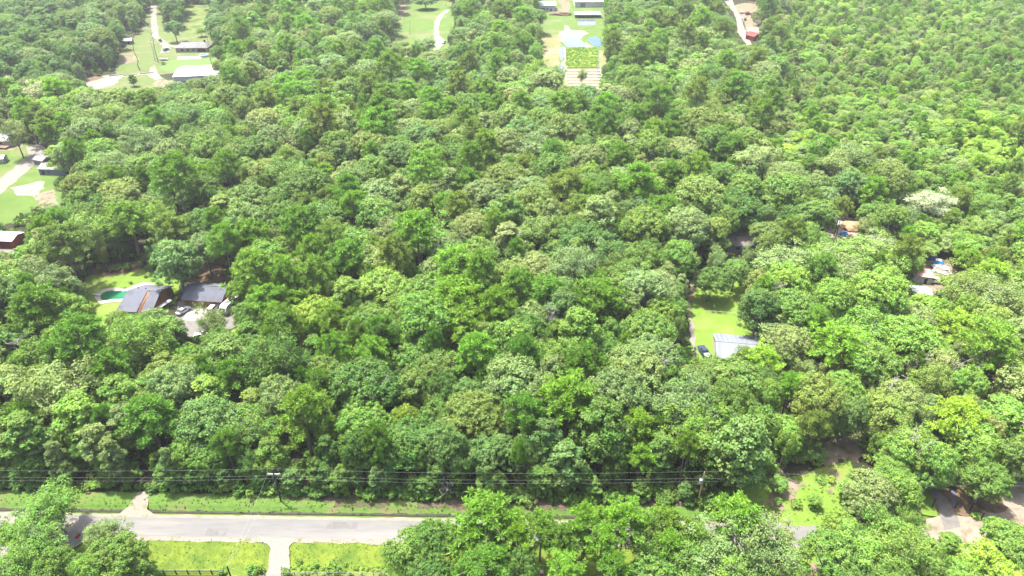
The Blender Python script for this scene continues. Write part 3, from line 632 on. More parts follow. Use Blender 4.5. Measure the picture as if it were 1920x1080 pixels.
def rv(name, label, loc, rz, L=8.5, H=3.1, cover=True, cat="motorhome"):
    t = thing(name, label, cat, (loc[0], loc[1], .05), rz)
    extr([(-L / 2, .55), (L / 2 - .5, .55), (L / 2, 1.0), (L / 2 - .1, 1.6), (L / 2 - .9, H - .25), (L / 2 - 1.5, H), (-L / 2 + .2, H), (-L / 2, H - .3)], 2.5, M['whitepaint'], "body", t, .08, .08)
    for x in (-L * .22, L * .1):
        mb = MB(); mb.box((x, 0, H + .16), (1.1, .8, .3)); mb.build("roof_unit", M['whitewall'], t)
        for s in (-1, 1):
            mb = MB(); mb.box((x, s * 1.22, 1.9), (1.2, .06, .7)); mb.build("window", M['glass'], t)
    mb = MB(); mb.quad_slab(L3((L / 2 + .0, -1.0, 1.55), (L / 2 + .0, 1.0, 1.55), (L / 2 - .62, .95, 2.45), (L / 2 - .62, -.95, 2.45)), .06); mb.build("windscreen", M['glass'], t)
    if cover:
        mb = MB(); mb.quad_slab(L3((-L * .05, -.8, H + .04), (L * .3, -.6, H + .04), (L * .3, .6, H + .04), (-L * .05, .8, H + .04)), .03); mb.build("tarpaulin", M['shingle_grey'], t)
    wheels(t, (-L * .27, L * .33), 1.1, .42)
    return t
rv("motorhome", "white motorhome with a grey roof cover parked beside the garage", at(437, 577), R_(-107), 9.5)
rv("travel_trailer", "white travel trailer in front of the brown roofed home", at(1406, 461), R_(4), 6.0, 2.7, False, "trailer")
a = at(307, 113)
t = thing("utility_trailer", "flat white utility trailer on the grass left of the vivid lawn", "trailer", (a.x, a.y, 0), R_(3))
mb = MB(); mb.box((0, 0, .75), (5.2, 2.2, .2)); mb.build("bed", M['whitewall'], t)
for s in (-1, 1):
    mb = MB(); mb.box((0, s * 1.08, 1.0), (5.2, .08, .35)); mb.build("side_rail", M['whitepaint'], t)
mb = MB(); mb.tube([(2.6, 0, .7), (4.0, 0, .6)], .08, .06); mb.build("drawbar", M['dark'], t)
wheels(t, (-.5, .5), 1.15, .34)

# ------------------------------------------------------------------ poles, wires, fences
POLES = []
def power_pole(label, px, H, arm=True, trafo=False, wood='poledark', loc=None, lean=0.0, armdir=0):
    a = at(*px) if loc is None else Vector(loc)
    a.z = prof(a.y - v_north(a.x)) if loc is None or len(loc) < 4 else 0
    t = thing("utility_pole", label, "power pole", tuple(a), 0)
    mb = MB(); mb.tube([(0, 0, -.3), (0, 0, H * .5), (0, 0, H)], .19, .12, 8); mb.build("pole", M[wood], t)
    if arm:
        mb = MB(); mb.box((0, 0, H - 1.25), (2.7, .16, .18)); ar = mb.build("crossarm", M['arm'], t)
        for x in (-1.2, 1.2):
            mb = MB(); mb.tube([(x, 0, H - 1.16), (x, 0, H - .9)], .07, .06, 6); mb.build("insulator", M['arm'], ar)
    mb = MB(); mb.tube([(0, 0, H), (0, 0, H + .3)], .07, .05, 6); mb.build("insulator", M['arm'], t)
    if trafo:
        mb = MB(); mb.tube([(-.42, -.1, H - 3.1), (-.42, -.1, H - 2.0)], .32, .32, 12); tr = mb.build("transformer", M['trafo'], t)
        for x in (-.5, -.32):
            mb = MB(); mb.tube([(x, -.1, H - 2.0), (x, -.1, H - 1.75)], .05, .04, 6); mb.build("bushing", M['arm'], tr)
    POLES.append((a, H)); return t
power_pole("dark power pole with a bleached crossarm at the forest edge", (527, 940), 9.6)
power_pole("brown power pole with a grey transformer can at the forest edge", (1308, 945), 9.6, False, True, 'pole')
n_ = POLES[0][0]; m_ = POLES[1][0]; dv = m_ - n_
pL = n_ - dv; pR = m_ + dv * 1.0
power_pole("power pole beyond the left picture edge carrying the roadside lines", None, 9.6, loc=(pL.x, pL.y, 0))
power_pole("power pole beyond the right picture edge carrying the roadside lines", None, 9.6, loc=(pR.x, pR.y, 0))
power_pole("short service pole beside the black board fence", (446, 1118), 9.0, False)
def wire(label, A, B, sag, r=.009, name="power_line", group=None):
    pts = [Vector(A).lerp(Vector(B), i / 14) - Vector((0, 0, sag * 4 * (i / 14) * (1 - i / 14))) for i in range(15)]
    mb = MB(); mb.tube(pts, r, r, 4); tag(mb.build(name, M['wire']), label, "wire", group)
seg = [(2, 0, "left of the crossarm pole"), (0, 1, "between the crossarm pole and transformer pole"), (1, 3, "right of the transformer pole")]
for i, j, txt in seg:
    (a, ha), (b, hb) = POLES[i], POLES[j]
    for dz, sg, nm in ((.3, 1.0, "topmost"), (-1.7, 1.0, "middle"), (-2.6, 1.1, "lowest")):
        wire(f"{nm} roadside power line, span {txt}", a + Vector((0, .05, ha + dz)), b + Vector((0, .05, hb + dz)), sg, group="roadside power lines")
(a, ha), (b, hb) = POLES[0], POLES[4]
for s, nm in ((-1, "left"), (1, "right")):
    wire(f"{nm} service wire crossing the road from the bleached crossarm", a + Vector((s * 1.2, 0, ha - 1.1)), b + Vector((s * .1, 0, hb + .1)), .5, group="service wires over the road")
a = POLES[4][0]
wire("thin service line running right from the short service pole", a + Vector((0, 0, 8.9)), Vector((-16, 66, 8.5)), .3)
a, b = at(1322, 586, 0), at(1405, 598, 0)
wire("dark low line crossing the sunlit lawn behind the metal barn", a + Vector((0, 0, .8)), b + Vector((8, 0, 2.0)), .3, .05)  # thin raised tube drawn as a narrow line across the lawn
# black board fence
a, b = at(286, 1076), at(420, 1076.5)
fn = thing("board_fence", "black three rail board fence on the near verge", "fence", (a.x, a.y, 0))
nP = 7; Ln = (b - a).length
for i in range(nP):
    mb = MB(); mb.box((Ln * i / (nP - 1), 0, .62), (.16, .16, 1.5)); mb.build("post", M['black'], fn)
for z in (.4, .85, 1.3):
    mb = MB(); mb.box((Ln / 2, -.11, z), (Ln + .3, .05, .17)); mb.build("rail", M['black'] if z < 1.2 else M['greyrail'], fn)
a, b = at(532, 1080), at(722, 1080)
fn = thing("wire_fence", "thin post and rail fence right of the gravel driveway", "fence", (a.x, a.y, 0)); Ln = (b - a).length
for i in range(10):
    mb = MB(); mb.box((Ln * i / 9, 0, .6), (.11, .11, 1.35 + .1 * (i % 3))); mb.build("post", M['greyrail'], fn)
mb = MB(); mb.tube([(0, 0, 1.15), (Ln, 0, 1.15)], .045, .045, 5); mb.build("rail", M['greyrail'], fn)
mb = MB(); mb.tube([(0, 0, .6), (Ln, 0, .6)], .02, .02, 4); mb.build("wire", M['greyrail'], fn)
a, b = at(497, 1080), at(541, 1080)
gt = thing("driveway_gate", "thin wire gate across the gravel driveway bottom", "gate", (a.x, a.y, 0)); Ln = (b - a).length
for z in (.5, 1.0): mb = MB(); mb.tube([(0, 0, z), (Ln, 0, z)], .03, .03, 4); mb.build("bar", M['greyrail'], gt)
for x in (0, Ln): mb = MB(); mb.box((x, 0, .6), (.14, .14, 1.3)); mb.build("post", M['greyrail'], gt)
POSTL = ["leftmost dark fence post beside the muddy junction", "dark post on the left side of the paved drive", "dark post on the right side of the paved drive", "dark post in shade right of the paved drive", "rightmost leaning dark post beside the pale track"]
for lb, (x, y) in zip(POSTL, ((1726, 948), (1748, 950), (1790, 953), (1819, 957), (1838, 976))):
    a = at(x, y); mb = MB(); mb.tube([(0, 0, -.2), (.03, .05, 1.0), (.1, .12, 2.1)], .15, .13, 8)
    mb.box((.1, .12, 2.12), (.3, .3, .06))
    o = mb.build("fence_post", M['black']); o.location = a; tag(o, lb, "post", "dark posts at the muddy junction")
# mailbox, red post
a = at(150, 1013)
t = thing("mailbox", "dark red mailbox on a post beside the gravel farmyard", "mailbox", (a.x, a.y, 0))
mb = MB(); mb.box((0, 0, .55), (.12, .12, 1.1)); mb.build("post", M['pole'], t)
mb = MB(); mb.prism([(-.3, 1.1), (.3, 1.1), (.3, 1.45), (.18, 1.65), (-.18, 1.65), (-.3, 1.45)], -.45, .45); mb.build("box", M['maroon'], t)
a = at(1014, 1082)
t = thing("fuel_pump", "red pump with a white cap under the near pines", "pump", (a.x, a.y, 0))
mb = MB(); mb.box((0, 0, .75), (.7, .5, 1.5)); mb.build("body", M['redpaint'], t, bevel=.05)
mb = MB(); mb.box((0, 0, 1.68), (.8, .6, .3)); mb.build("cap", M['whitepaint'], t, bevel=.05)
# junk and heaps
def lump(name, label, cat, px, r, m, seed, jit=.35):
    a = at(*px); mb = MB(); mb.blob((0, 0, r[2] * .3), r, jit, seed); o = mb.build(name, m); o.location = a; return tag(o, label, cat)
lump("soil_heap", "orange brown soil heap in the sand yard", "heap", (1596, 427), (4.2, 4.0, 1.6), M['mound'], 3)
lump("rubble_heap", "white rubble heap at the left of the sand yard", "heap", (1556, 418), (4.5, 4.0, 1.0), M['rubble'], 5, .5)
lump("tarpaulin", "small blue tarpaulin draped in the sand yard", "tarp", (1582, 440), (1.5, 1.6, .8), M['bluetarp'], 8, .5)
lump("tarpaulin", "bright blue tarpaulin on the junk heap", "tarp", (1757, 496), (1.8, 1.3, .9), M['bluetarp'], 11, .5)
lump("tarpaulin", "navy blue tarpaulin in shade above the junk heap", "tarp", (1749, 486), (1.9, 1.2, .7), M['navytarp'], 12, .5)
lump("sheeting", "white plastic sheeting between the blue tarpaulins", "sheeting", (1759, 490), (1.2, 1.0, .8), M['whitepaint'], 13, .5)
lump("rubble_heap", "pale scrap heap below the bright blue tarpaulin", "heap", (1764, 506), (3.0, 3.0, .9), M['rubble'], 14, .6)
lump("brush_pile", "brown brush pile in front of the far farmhouse", "pile", (1052, 28), (9, 3.0, 1.6), M['litter'], 15, .5)
lump("brush_pile", "grey brush pile under trees beside the scrub meadow", "pile", (330, 52), (6, 3.0, 1.4), M['bark'], 16, .5)
lump("scrap_pile", "brown scrap pile on the sand yard beside the white road", "pile", (1396, 25), (4, 4.0, 1.6), M['barkpine'], 17, .6)
for k, (x, y) in enumerate(((205, 143), (232, 142), (262, 139))):
    a, b = at(x, y), at(x + 26, y - 2.4)
    mb = MB(); mb.tube([a + Vector((0, 0, .4)), b + Vector((0, 0, .4))], .35, .25, 7)
    tag(mb.build("fallen_log", M['barkdead']), ["leftmost", "middle", "rightmost"][k] + " grey log in the row behind the bright sand patch", "log", "logs behind the sand patch")
for k, (p, q) in enumerate((((1105, 928), (1152, 939)), ((1128, 915), (1146, 936)), ((1168, 931), (1182, 941)))):
    a, b = at(*p), at(*q)
    mb = MB(); mb.tube([a + Vector((0, 0, 1.2)), a.lerp(b, .5) + Vector((0, .2, .8)), b + Vector((0, 0, .2))], .10, .2, 6)
    mb.tube([a.lerp(b, .4) + Vector((0, 0, .9)), a.lerp(b, .1) + Vector((.6, 1, 1.8))], .07, .04, 5)
    tag(mb.build("fallen_branch", M['barkdead']), ["long pale fallen branch by the ditch right of centre", "slim fallen branch leaning beside the long pale branch", "short fallen branch at the right end of the brush"][k], "branch", "fallen branches at the forest edge")
# ------------------------------------------------------------------ tree prototypes
def unit(a): return a / np.maximum(1e-9, np.linalg.norm(a, axis=-1, keepdims=True))
def cards(C, Nn, size, aspect, r):
    """one small folded quad per row, facing N"""
    n = len(C); t = r.normal(size=(n, 3)); u = unit(np.cross(Nn, t)); v = unit(np.cross(Nn, u))
    s = size * r.uniform(.65, 1.35, (n, 1)); a = s * aspect
    fold = Nn * s * r.uniform(-.25, .25, (n, 1))
    V = np.stack([C - u * s, C - v * a + fold, C + u * s * .9, C + v * a + fold], 1)
    return V.reshape(-1, 3)
def crown_mesh(name, V, lv, m):
    n = len(V) // 4
    F = np.arange(n * 4).reshape(n, 4)
    me = arr_mesh(name, V, F, m)
    at_ = me.attributes.new("leaf_variation", 'FLOAT_VECTOR', 'FACE')
    at_.data.foreach_set("vector", lv.astype(np.float32).ravel())
    return me
def clumpy(lobes, r, n_clump, n_card, card, clump_r, aspect=.6, up=.45, rnd=.55, lower=-.25):
    """lobes: list of (centre, radius vec). -> verts, per-card variation"""
    Vs, Ls = [], []
    for c, rad in lobes:
        k = max(3, int(n_clump * r.uniform(.8, 1.2)))
        d = unit(r.normal(size=(k * 3, 3))); d = d[d[:, 2] > lower][:k]
        k = len(d)
        cc = c + d * rad * r.uniform(.72, 1.06, (k, 1))
        lob = r.uniform(-.16, .16); lobh = r.uniform(-.25, .25)
        nn = max(4, int(n_card))
        e = unit(r.normal(size=(k, nn, 3)) + d[:, None, :] * .9)
        cr = clump_r * r.uniform(.7, 1.3, (k, 1, 1))
        P = cc[:, None, :] + e * cr * r.uniform(.45, 1.35, (k, nn, 1)) * np.array([1.15, 1.15, .9])
        Nn = unit(e * .9 + d[:, None, :] * .35 + np.array([0, 0, up]) + r.normal(size=(k, nn, 3)) * rnd)
        V = cards(P.reshape(-1, 3), Nn.reshape(-1, 3), card, aspect, r)
        cv = np.repeat(r.uniform(-.16, .16, (k, 1)), nn, 1).ravel()
        l = np.stack([np.clip(.5 + lob + cv + r.normal(0, .13, k * nn), 0, 1), np.clip(.5 + lobh + r.normal(0, .18, k * nn), 0, 1), r.uniform(0, 1, k * nn)], 1)
        Vs.append(V); Ls.append(l)
    return np.concatenate(Vs), np.concatenate(Ls)
def trunk_mesh(name, limbs, m):
    mb = MB()
    for pts, r0, r1, n in limbs: mb.tube(pts, r0, r1, n)
    me = bpy.data.meshes.new(name); mb.bm.to_mesh(me); mb.bm.free(); me.materials.append(m)
    me.polygons.foreach_set("use_smooth", [True] * len(me.polygons)); return me
def bent(a, b, r, k=4, amp=.08):
    a, b = Vector(a), Vector(b); L = (b - a).length; out = [a]
    for i in range(1, k): out.append(a.lerp(b, i / k) + Vector(r.normal(0, amp * L, 3)) * .5)
    return out + [b]
PROTO = {}
def add_proto(kind, crown, trunk, R, H): PROTO.setdefault(kind, []).append((crown, trunk, R, H))
def make_oak(seed, R=6.0, H=15.0, lobes=16, flat=.62, card=.21):
    r = np.random.default_rng(seed); hb = H - R * flat * 1.9; L = []; limbs = []
    base = H * .30
    ax = r.uniform(.85, 1.15, 2)
    for i in range(lobes):
        f = (i + .5) / lobes; el = math.asin(min(.98, .06 + .94 * f)); az = i * 2.399 + r.uniform(-.5, .5)
        rr = R * .70 * r.uniform(.8, 1.12)
        c = np.array([math.cos(az) * math.cos(el) * rr * ax[0], math.sin(az) * math.cos(el) * rr * ax[1], hb + R * flat * .55 + math.sin(el) * R * flat * 1.0 * r.uniform(.85, 1.1)])
        rad = R * r.uniform(.26, .40)
        L.append((c, np.array([rad, rad, rad * .8])))
        if i % 2 == 0: limbs.append((bent((0, 0, base + r.uniform(0, 2)), c * (np.array([1.22, 1.22, 1.08]) if i % 6 == 0 else 1), r), .17, .05, 5))
    for i in range(int(lobes * .6)):                     # lower skirt
        az = i * 2.399 + 1; rr = R * r.uniform(.55, .82)
        c = np.array([math.cos(az) * rr * ax[0], math.sin(az) * rr * ax[1], hb + R * flat * r.uniform(-.25, .25)])
        rad = R * r.uniform(.22, .33); L.append((c, np.array([rad, rad, rad * .85])))
    V, l = clumpy(L, r, 30, 27, card, R * .082)
    limbs.append((bent((0, 0, -.3), (r.uniform(-.5, .5), r.uniform(-.5, .5), hb + R * .5), r, 5, .03), .42, .16, 7))
    add_proto('oak', crown_mesh("crown", V, l, M['leaf']), trunk_mesh("trunk", limbs, M['bark']), R, H)
def make_oval(seed, R=4.0, H=15.0, card=.21):
    r = np.random.default_rng(seed); L = []; limbs = []; z0 = H * .26; n = 22
    for i in range(n):
        f = (i + .5) / n; z = z0 + (H - z0) * f * .93
        wr = R * (math.sin(math.pi * (f * .80 + .16)) ** .7) * r.uniform(.55, .95); az = i * 2.399 + r.uniform(-.4, .4)
        rad = R * r.uniform(.30, .46) * (1 - .35 * f)
        c = np.array([math.cos(az) * wr * .75, math.sin(az) * wr * .75, z]); L.append((c, np.array([rad, rad, rad * .8])))
        if i % 3 == 0: limbs.append((bent((0, 0, max(1.5, z - 2.5)), c, r), .1, .04, 4))
    V, l = clumpy(L, r, 24, 23, card, R * .11)
    limbs.append((bent((0, 0, -.3), (0, 0, H * .9), r, 5, .015), .28, .06, 7))
    add_proto('oval', crown_mesh("crown", V, l, M['leaf']), trunk_mesh("trunk", limbs, M['bark']), R, H)
def make_airy(seed, R=5.0, H=13.0):
    r = np.random.default_rng(seed); L = []; limbs = []; top = H * .93
    for i in range(9):
        az = i * 2.399 + r.uniform(-.4, .4); el = r.uniform(.35, 1.3); rr = R * r.uniform(.75, 1.0)
        e = np.array([math.cos(az) * math.cos(el) * rr, math.sin(az) * math.cos(el) * rr, H * .55 + math.sin(el) * H * .40])
        a = np.array([0, 0, H * r.uniform(.25, .45)]); pts = bent(a, e, r, 5, .07); limbs.append((pts, .17, .035, 5))
        for j in range(6):
            p = np.array(pts[r.integers(2, 6)]); q = p + r.normal(0, 1, 3) * R * .26 + np.array([0, 0, R * .10])
            limbs.append((bent(p, q, r, 3), .06, .02, 4)); L.append((q, np.array([1, 1, .6]) * R * r.uniform(.13, .21)))
        L.append((e, np.array([1, 1, .7]) * R * .2))
    V, l = clumpy(L, r, 10, 16, .21, R * .13, .5, .7, .6, -.6)
    limbs.append((bent((0, 0, -.3), (0, 0, H * .5), r, 4, .03), .3, .17, 7))
    add_proto('airy', crown_mesh("crown", V, l, M['leaf']), trunk_mesh("trunk", limbs, M['barkpale']), R, H)
def make_pine(seed, R=5.0, H=18.0, n_br=30, z0f=.50):
    r = np.random.default_rng(seed); limbs = []; T = []
    for i in range(n_br):
        f = (i + .5) / n_br; z = H * (z0f + (.97 - z0f) * f); az = i * 2.399 + r.uniform(-.5, .5)
        ln = R * (math.sin(math.pi * (.28 + .66 * f)) ** .8) * r.uniform(.7, 1.08)
        e = np.array([math.cos(az) * ln, math.sin(az) * ln, z + ln * r.uniform(.05, .35)])
        pts = bent((0, 0, z - .2), e, r, 4, .05); limbs.append((pts, .09, .03, 4))
        for j in range(6):
            g = r.uniform(.35, 1.0); p = np.array([0, 0, z]) * (1 - g) + e * g + r.normal(0, .35, 3) * np.array([1, 1, .4])
            T.append(p)
    T.append(np.array([0, 0, H * .99])); T = np.array(T); k = len(T); nn = 32
    d = unit(r.normal(size=(k, nn, 3)) + np.array([0, 0, .55])); tr = r.uniform(.55, .95, (k, 1, 1)) * (R / 5.0)
    C = T[:, None, :] + d * tr * r.uniform(.35, .75, (k, nn, 1))
    ax = unit(d + r.normal(size=(k, nn, 3)) * .25)
    sd = unit(np.cross(ax, r.normal(size=(k, nn, 3)))); ln = tr * r.uniform(.35, .65, (k, nn, 1)); wd = .085 * (R / 5) ** .5
    V = np.stack([C - ax * ln - sd * wd * .5, C - ax * ln * .1 - sd * wd, C + ax * ln, C + sd * wd * 1.1], 2).reshape(-1, 3)
    cv = np.repeat(r.uniform(-.2, .2, (k, 1)), nn, 1).ravel()
    l = np.stack([np.clip(.5 + cv + r.normal(0, .12, k * nn), 0, 1), np.clip(.5 + r.normal(0, .16, k * nn), 0, 1), r.uniform(.3, 1, k * nn)], 1)
    limbs.append((bent((0, 0, -.3), (r.uniform(-.4, .4), r.uniform(-.4, .4), H * .96), r, 5, .008), .30, .07, 7))
    add_proto('pine', crown_mesh("crown", V, l, M['needle']), trunk_mesh("trunk", limbs, M['barkpine']), R, H)
def make_shrub(seed, R=1.6, H=2.2):
    r = np.random.default_rng(seed); L = []
    for i in range(7):
        az = i * 2.399; rr = R * r.uniform(.2, .7)
        L.append((np.array([math.cos(az) * rr, math.sin(az) * rr, H * r.uniform(.3, .7)]), np.array([1, 1, .85]) * R * r.uniform(.3, .45)))
    V, l = clumpy(L, r, 7, 11, .24, R * .17)
    limbs = [(bent((0, 0, -.2), tuple(c[0]), r), .06, .02, 4) for c in L[:4]]
    add_proto('shrub', crown_mesh("foliage", V, l, M['leaf']), trunk_mesh("stem", limbs, M['bark']), R, H)
def dead_limbs(seed, H, R, n=9, fork=5, r0=.3):
    r = np.random.default_rng(seed); limbs = [(bent((0, 0, -.3), (r.uniform(-.8, .8), r.uniform(-.8, .8), H), r, 6, .03), r0, .06, 7)]
    tr = limbs[0][0]
    for i in range(n):
        p = np.array(tr[r.integers(3, 7)]) if i else np.array(tr[-1]); az = i * 2.399 + r.uniform(-.5, .5)
        q = p + np.array([math.cos(az) * R * r.uniform(.5, 1), math.sin(az) * R * r.uniform(.5, 1), H * r.uniform(.05, .25)])
        pts = bent(p, q, r, 4, .09); limbs.append((pts, r0 * .42, .04, 5))
        for j in range(fork):
            a = np.array(pts[r.integers(1, 5)]); b = a + r.normal(0, 1, 3) * R * .28 + np.array([0, 0, R * .12]); limbs.append((bent(a, b, r, 3, .1), .06, .025, 4))
    return limbs
for s in range(5): make_oak(10 + s, 6.0, 15.0, (13, 16, 19, 15, 18)[s], (.62, .7, .55, .66, .6)[s])
for s in range(3): make_oval(30 + s, (4.0, 3.6, 4.3)[s], 15.0)
for s in range(3): make_airy(40 + s, (5.0, 5.4, 4.6)[s])
for s in range(4): make_pine(50 + s, 5.0, 18.0, (40, 46, 36, 44)[s], (.56, .48, .62, .54)[s])
for s in range(3): make_shrub(70 + s)

# ------------------------------------------------------------------ where the trees stand
PAL = {'deep': (.046, .098, .021), 'mid': (.062, .120, .024), 'fresh': (.078, .148, .026), 'lime': (.108, .180, .024), 'greygreen': (.086, .134, .052), 'olive': (.078, .124, .030),
       'pinegreen': (.058, .126, .021), 'pinebright': (.080, .162, .023), 'bluish': (.059, .112, .034), 'tan': (.098, .138, .052), 'silver': (.140, .166, .122)}
WORD = {'deep': 'deep green', 'mid': 'mid green', 'fresh': 'fresh green', 'lime': 'lime yellow', 'greygreen': 'greyish green', 'olive': 'olive', 'pinegreen': 'dark green', 'pinebright': 'bright green', 'bluish': 'bluish green', 'tan': 'pale olive', 'silver': 'silvery grey'}
TREES = []                                               # dict per tree
GRID = {}
def put(X, Y, R, H, kind, col, hero=False, note=None):
    t = dict(X=X, Y=Y, R=R, H=H, kind=kind, col=col, hero=hero, note=note, rz=random.uniform(0, 6.28), v=random.randrange(len(PROTO[kind])) if kind in PROTO else 0, k=random.uniform(.88, 1.12), hue=random.uniform(-1, 1))
    TREES.append(t); GRID.setdefault((int(X // 10), int(Y // 10)), []).append(t); return t
def hero(px, py, wpx, kind, col, H=None, note=None):
    R = 5.0
    for _ in range(4):
        h = H or {'oak': min(19, 7.5 + R * 1.35), 'oval': min(19, 5 + R * 2.4), 'airy': min(16, 5 + R * 1.6), 'pine': min(22, 9 + R * 1.9), 'shrub': R * 1.4}[kind]
        zc = h * {'oak': .74, 'oval': .62, 'airy': .7, 'pine': .78, 'shrub': .5}[kind]
        p = at(px, py, zc); R = max(.5, wpx / 2 / proj(p)[2])
    return put(p.x, p.y, R, h, kind, col, True, note)
H_ = hero
# near foreground, south of the road
for a in [(97, 950, 98, 'airy', 'fresh', 11), (60, 1025, 96, 'airy', 'fresh', 11), (30, 1065, 96, 'airy', 'fresh', 11), (105, 1065, 85, 'oak', 'mid'), (197, 1003, 72, 'airy', 'greygreen', 9), (208, 1048, 110, 'oak', 'mid', 12),
          (165, 1075, 80, 'oak', 'fresh'), (262, 1072, 66, 'oval', 'mid', 8), (20, 1000, 60, 'airy', 'fresh', 9),
          (770, 1030, 96, 'oak', 'mid', 12), (812, 1010, 86, 'oak', 'mid', 13), (800, 1075, 90, 'oak', 'deep', 11), (915, 968, 150, 'pine', 'pinebright', 18), (880, 1012, 100, 'pine', 'fresh', 14), (912, 1060, 120, 'pine', 'pinegreen', 15), (965, 1000, 90, 'pine', 'pinebright', 15),
          (968, 1062, 80, 'oak', 'deep', 12), (1100, 975, 84, 'pine', 'pinebright', 16), (1172, 972, 100, 'pine', 'pinebright', 17), (1130, 1010, 90, 'pine', 'pinebright', 15), (1050, 1005, 70, 'pine', 'fresh', 13), (1060, 1062, 84, 'pine', 'pinebright', 11),
          (1210, 1015, 80, 'airy', 'mid', 12), (1248, 980, 90, 'pine', 'fresh', 14), (1152, 1062, 90, 'pine', 'pinegreen', 13), (1225, 1062, 84, 'oak', 'mid', 10), (1384, 968, 112, 'pine', 'pinebright', 16), (1015, 985, 84, 'pine', 'fresh', 13), (1078, 1010, 70, 'oak', 'mid', 11), (1255, 1022, 84, 'pine', 'pinebright', 13), (1300, 1030, 70, 'airy', 'fresh', 12), (1300, 1000, 70, 'pine', 'fresh', 13),
          (1290, 1050, 100, 'oak', 'mid', 11), (1345, 1040, 110, 'airy', 'greygreen', 12), (1415, 1022, 130, 'airy', 'greygreen', 13), (1380, 1075, 100, 'airy', 'fresh', 11), (1455, 1010, 70, 'airy', 'greygreen', 9), (1452, 1065, 60, 'oak', 'greygreen', 8),
          (1574, 988, 66, 'oak', 'fresh', 10), (1555, 1035, 96, 'oak', 'mid', 13), (1625, 1040, 90, 'airy', 'fresh', 12), (1650, 990, 76, 'airy', 'mid', 11), (1700, 985, 60, 'airy', 'mid', 9), (1600, 1075, 100, 'oak', 'deep', 11), (1690, 1030, 110, 'airy', 'mid', 13), (1740, 1050, 90, 'oak', 'mid', 12),
          (1680, 1080, 90, 'oak', 'deep', 11), (1783, 1018, 46, 'oval', 'deep', 6), (1842, 1050, 96, 'oak', 'lime', 12), (1885, 1085, 80, 'oak', 'lime', 11), (1800, 1085, 80, 'oak', 'fresh', 11), (1892, 1010, 90, 'oak', 'mid', 12), (1930, 1040, 100, 'oak', 'mid', 13)]: H_(*a)
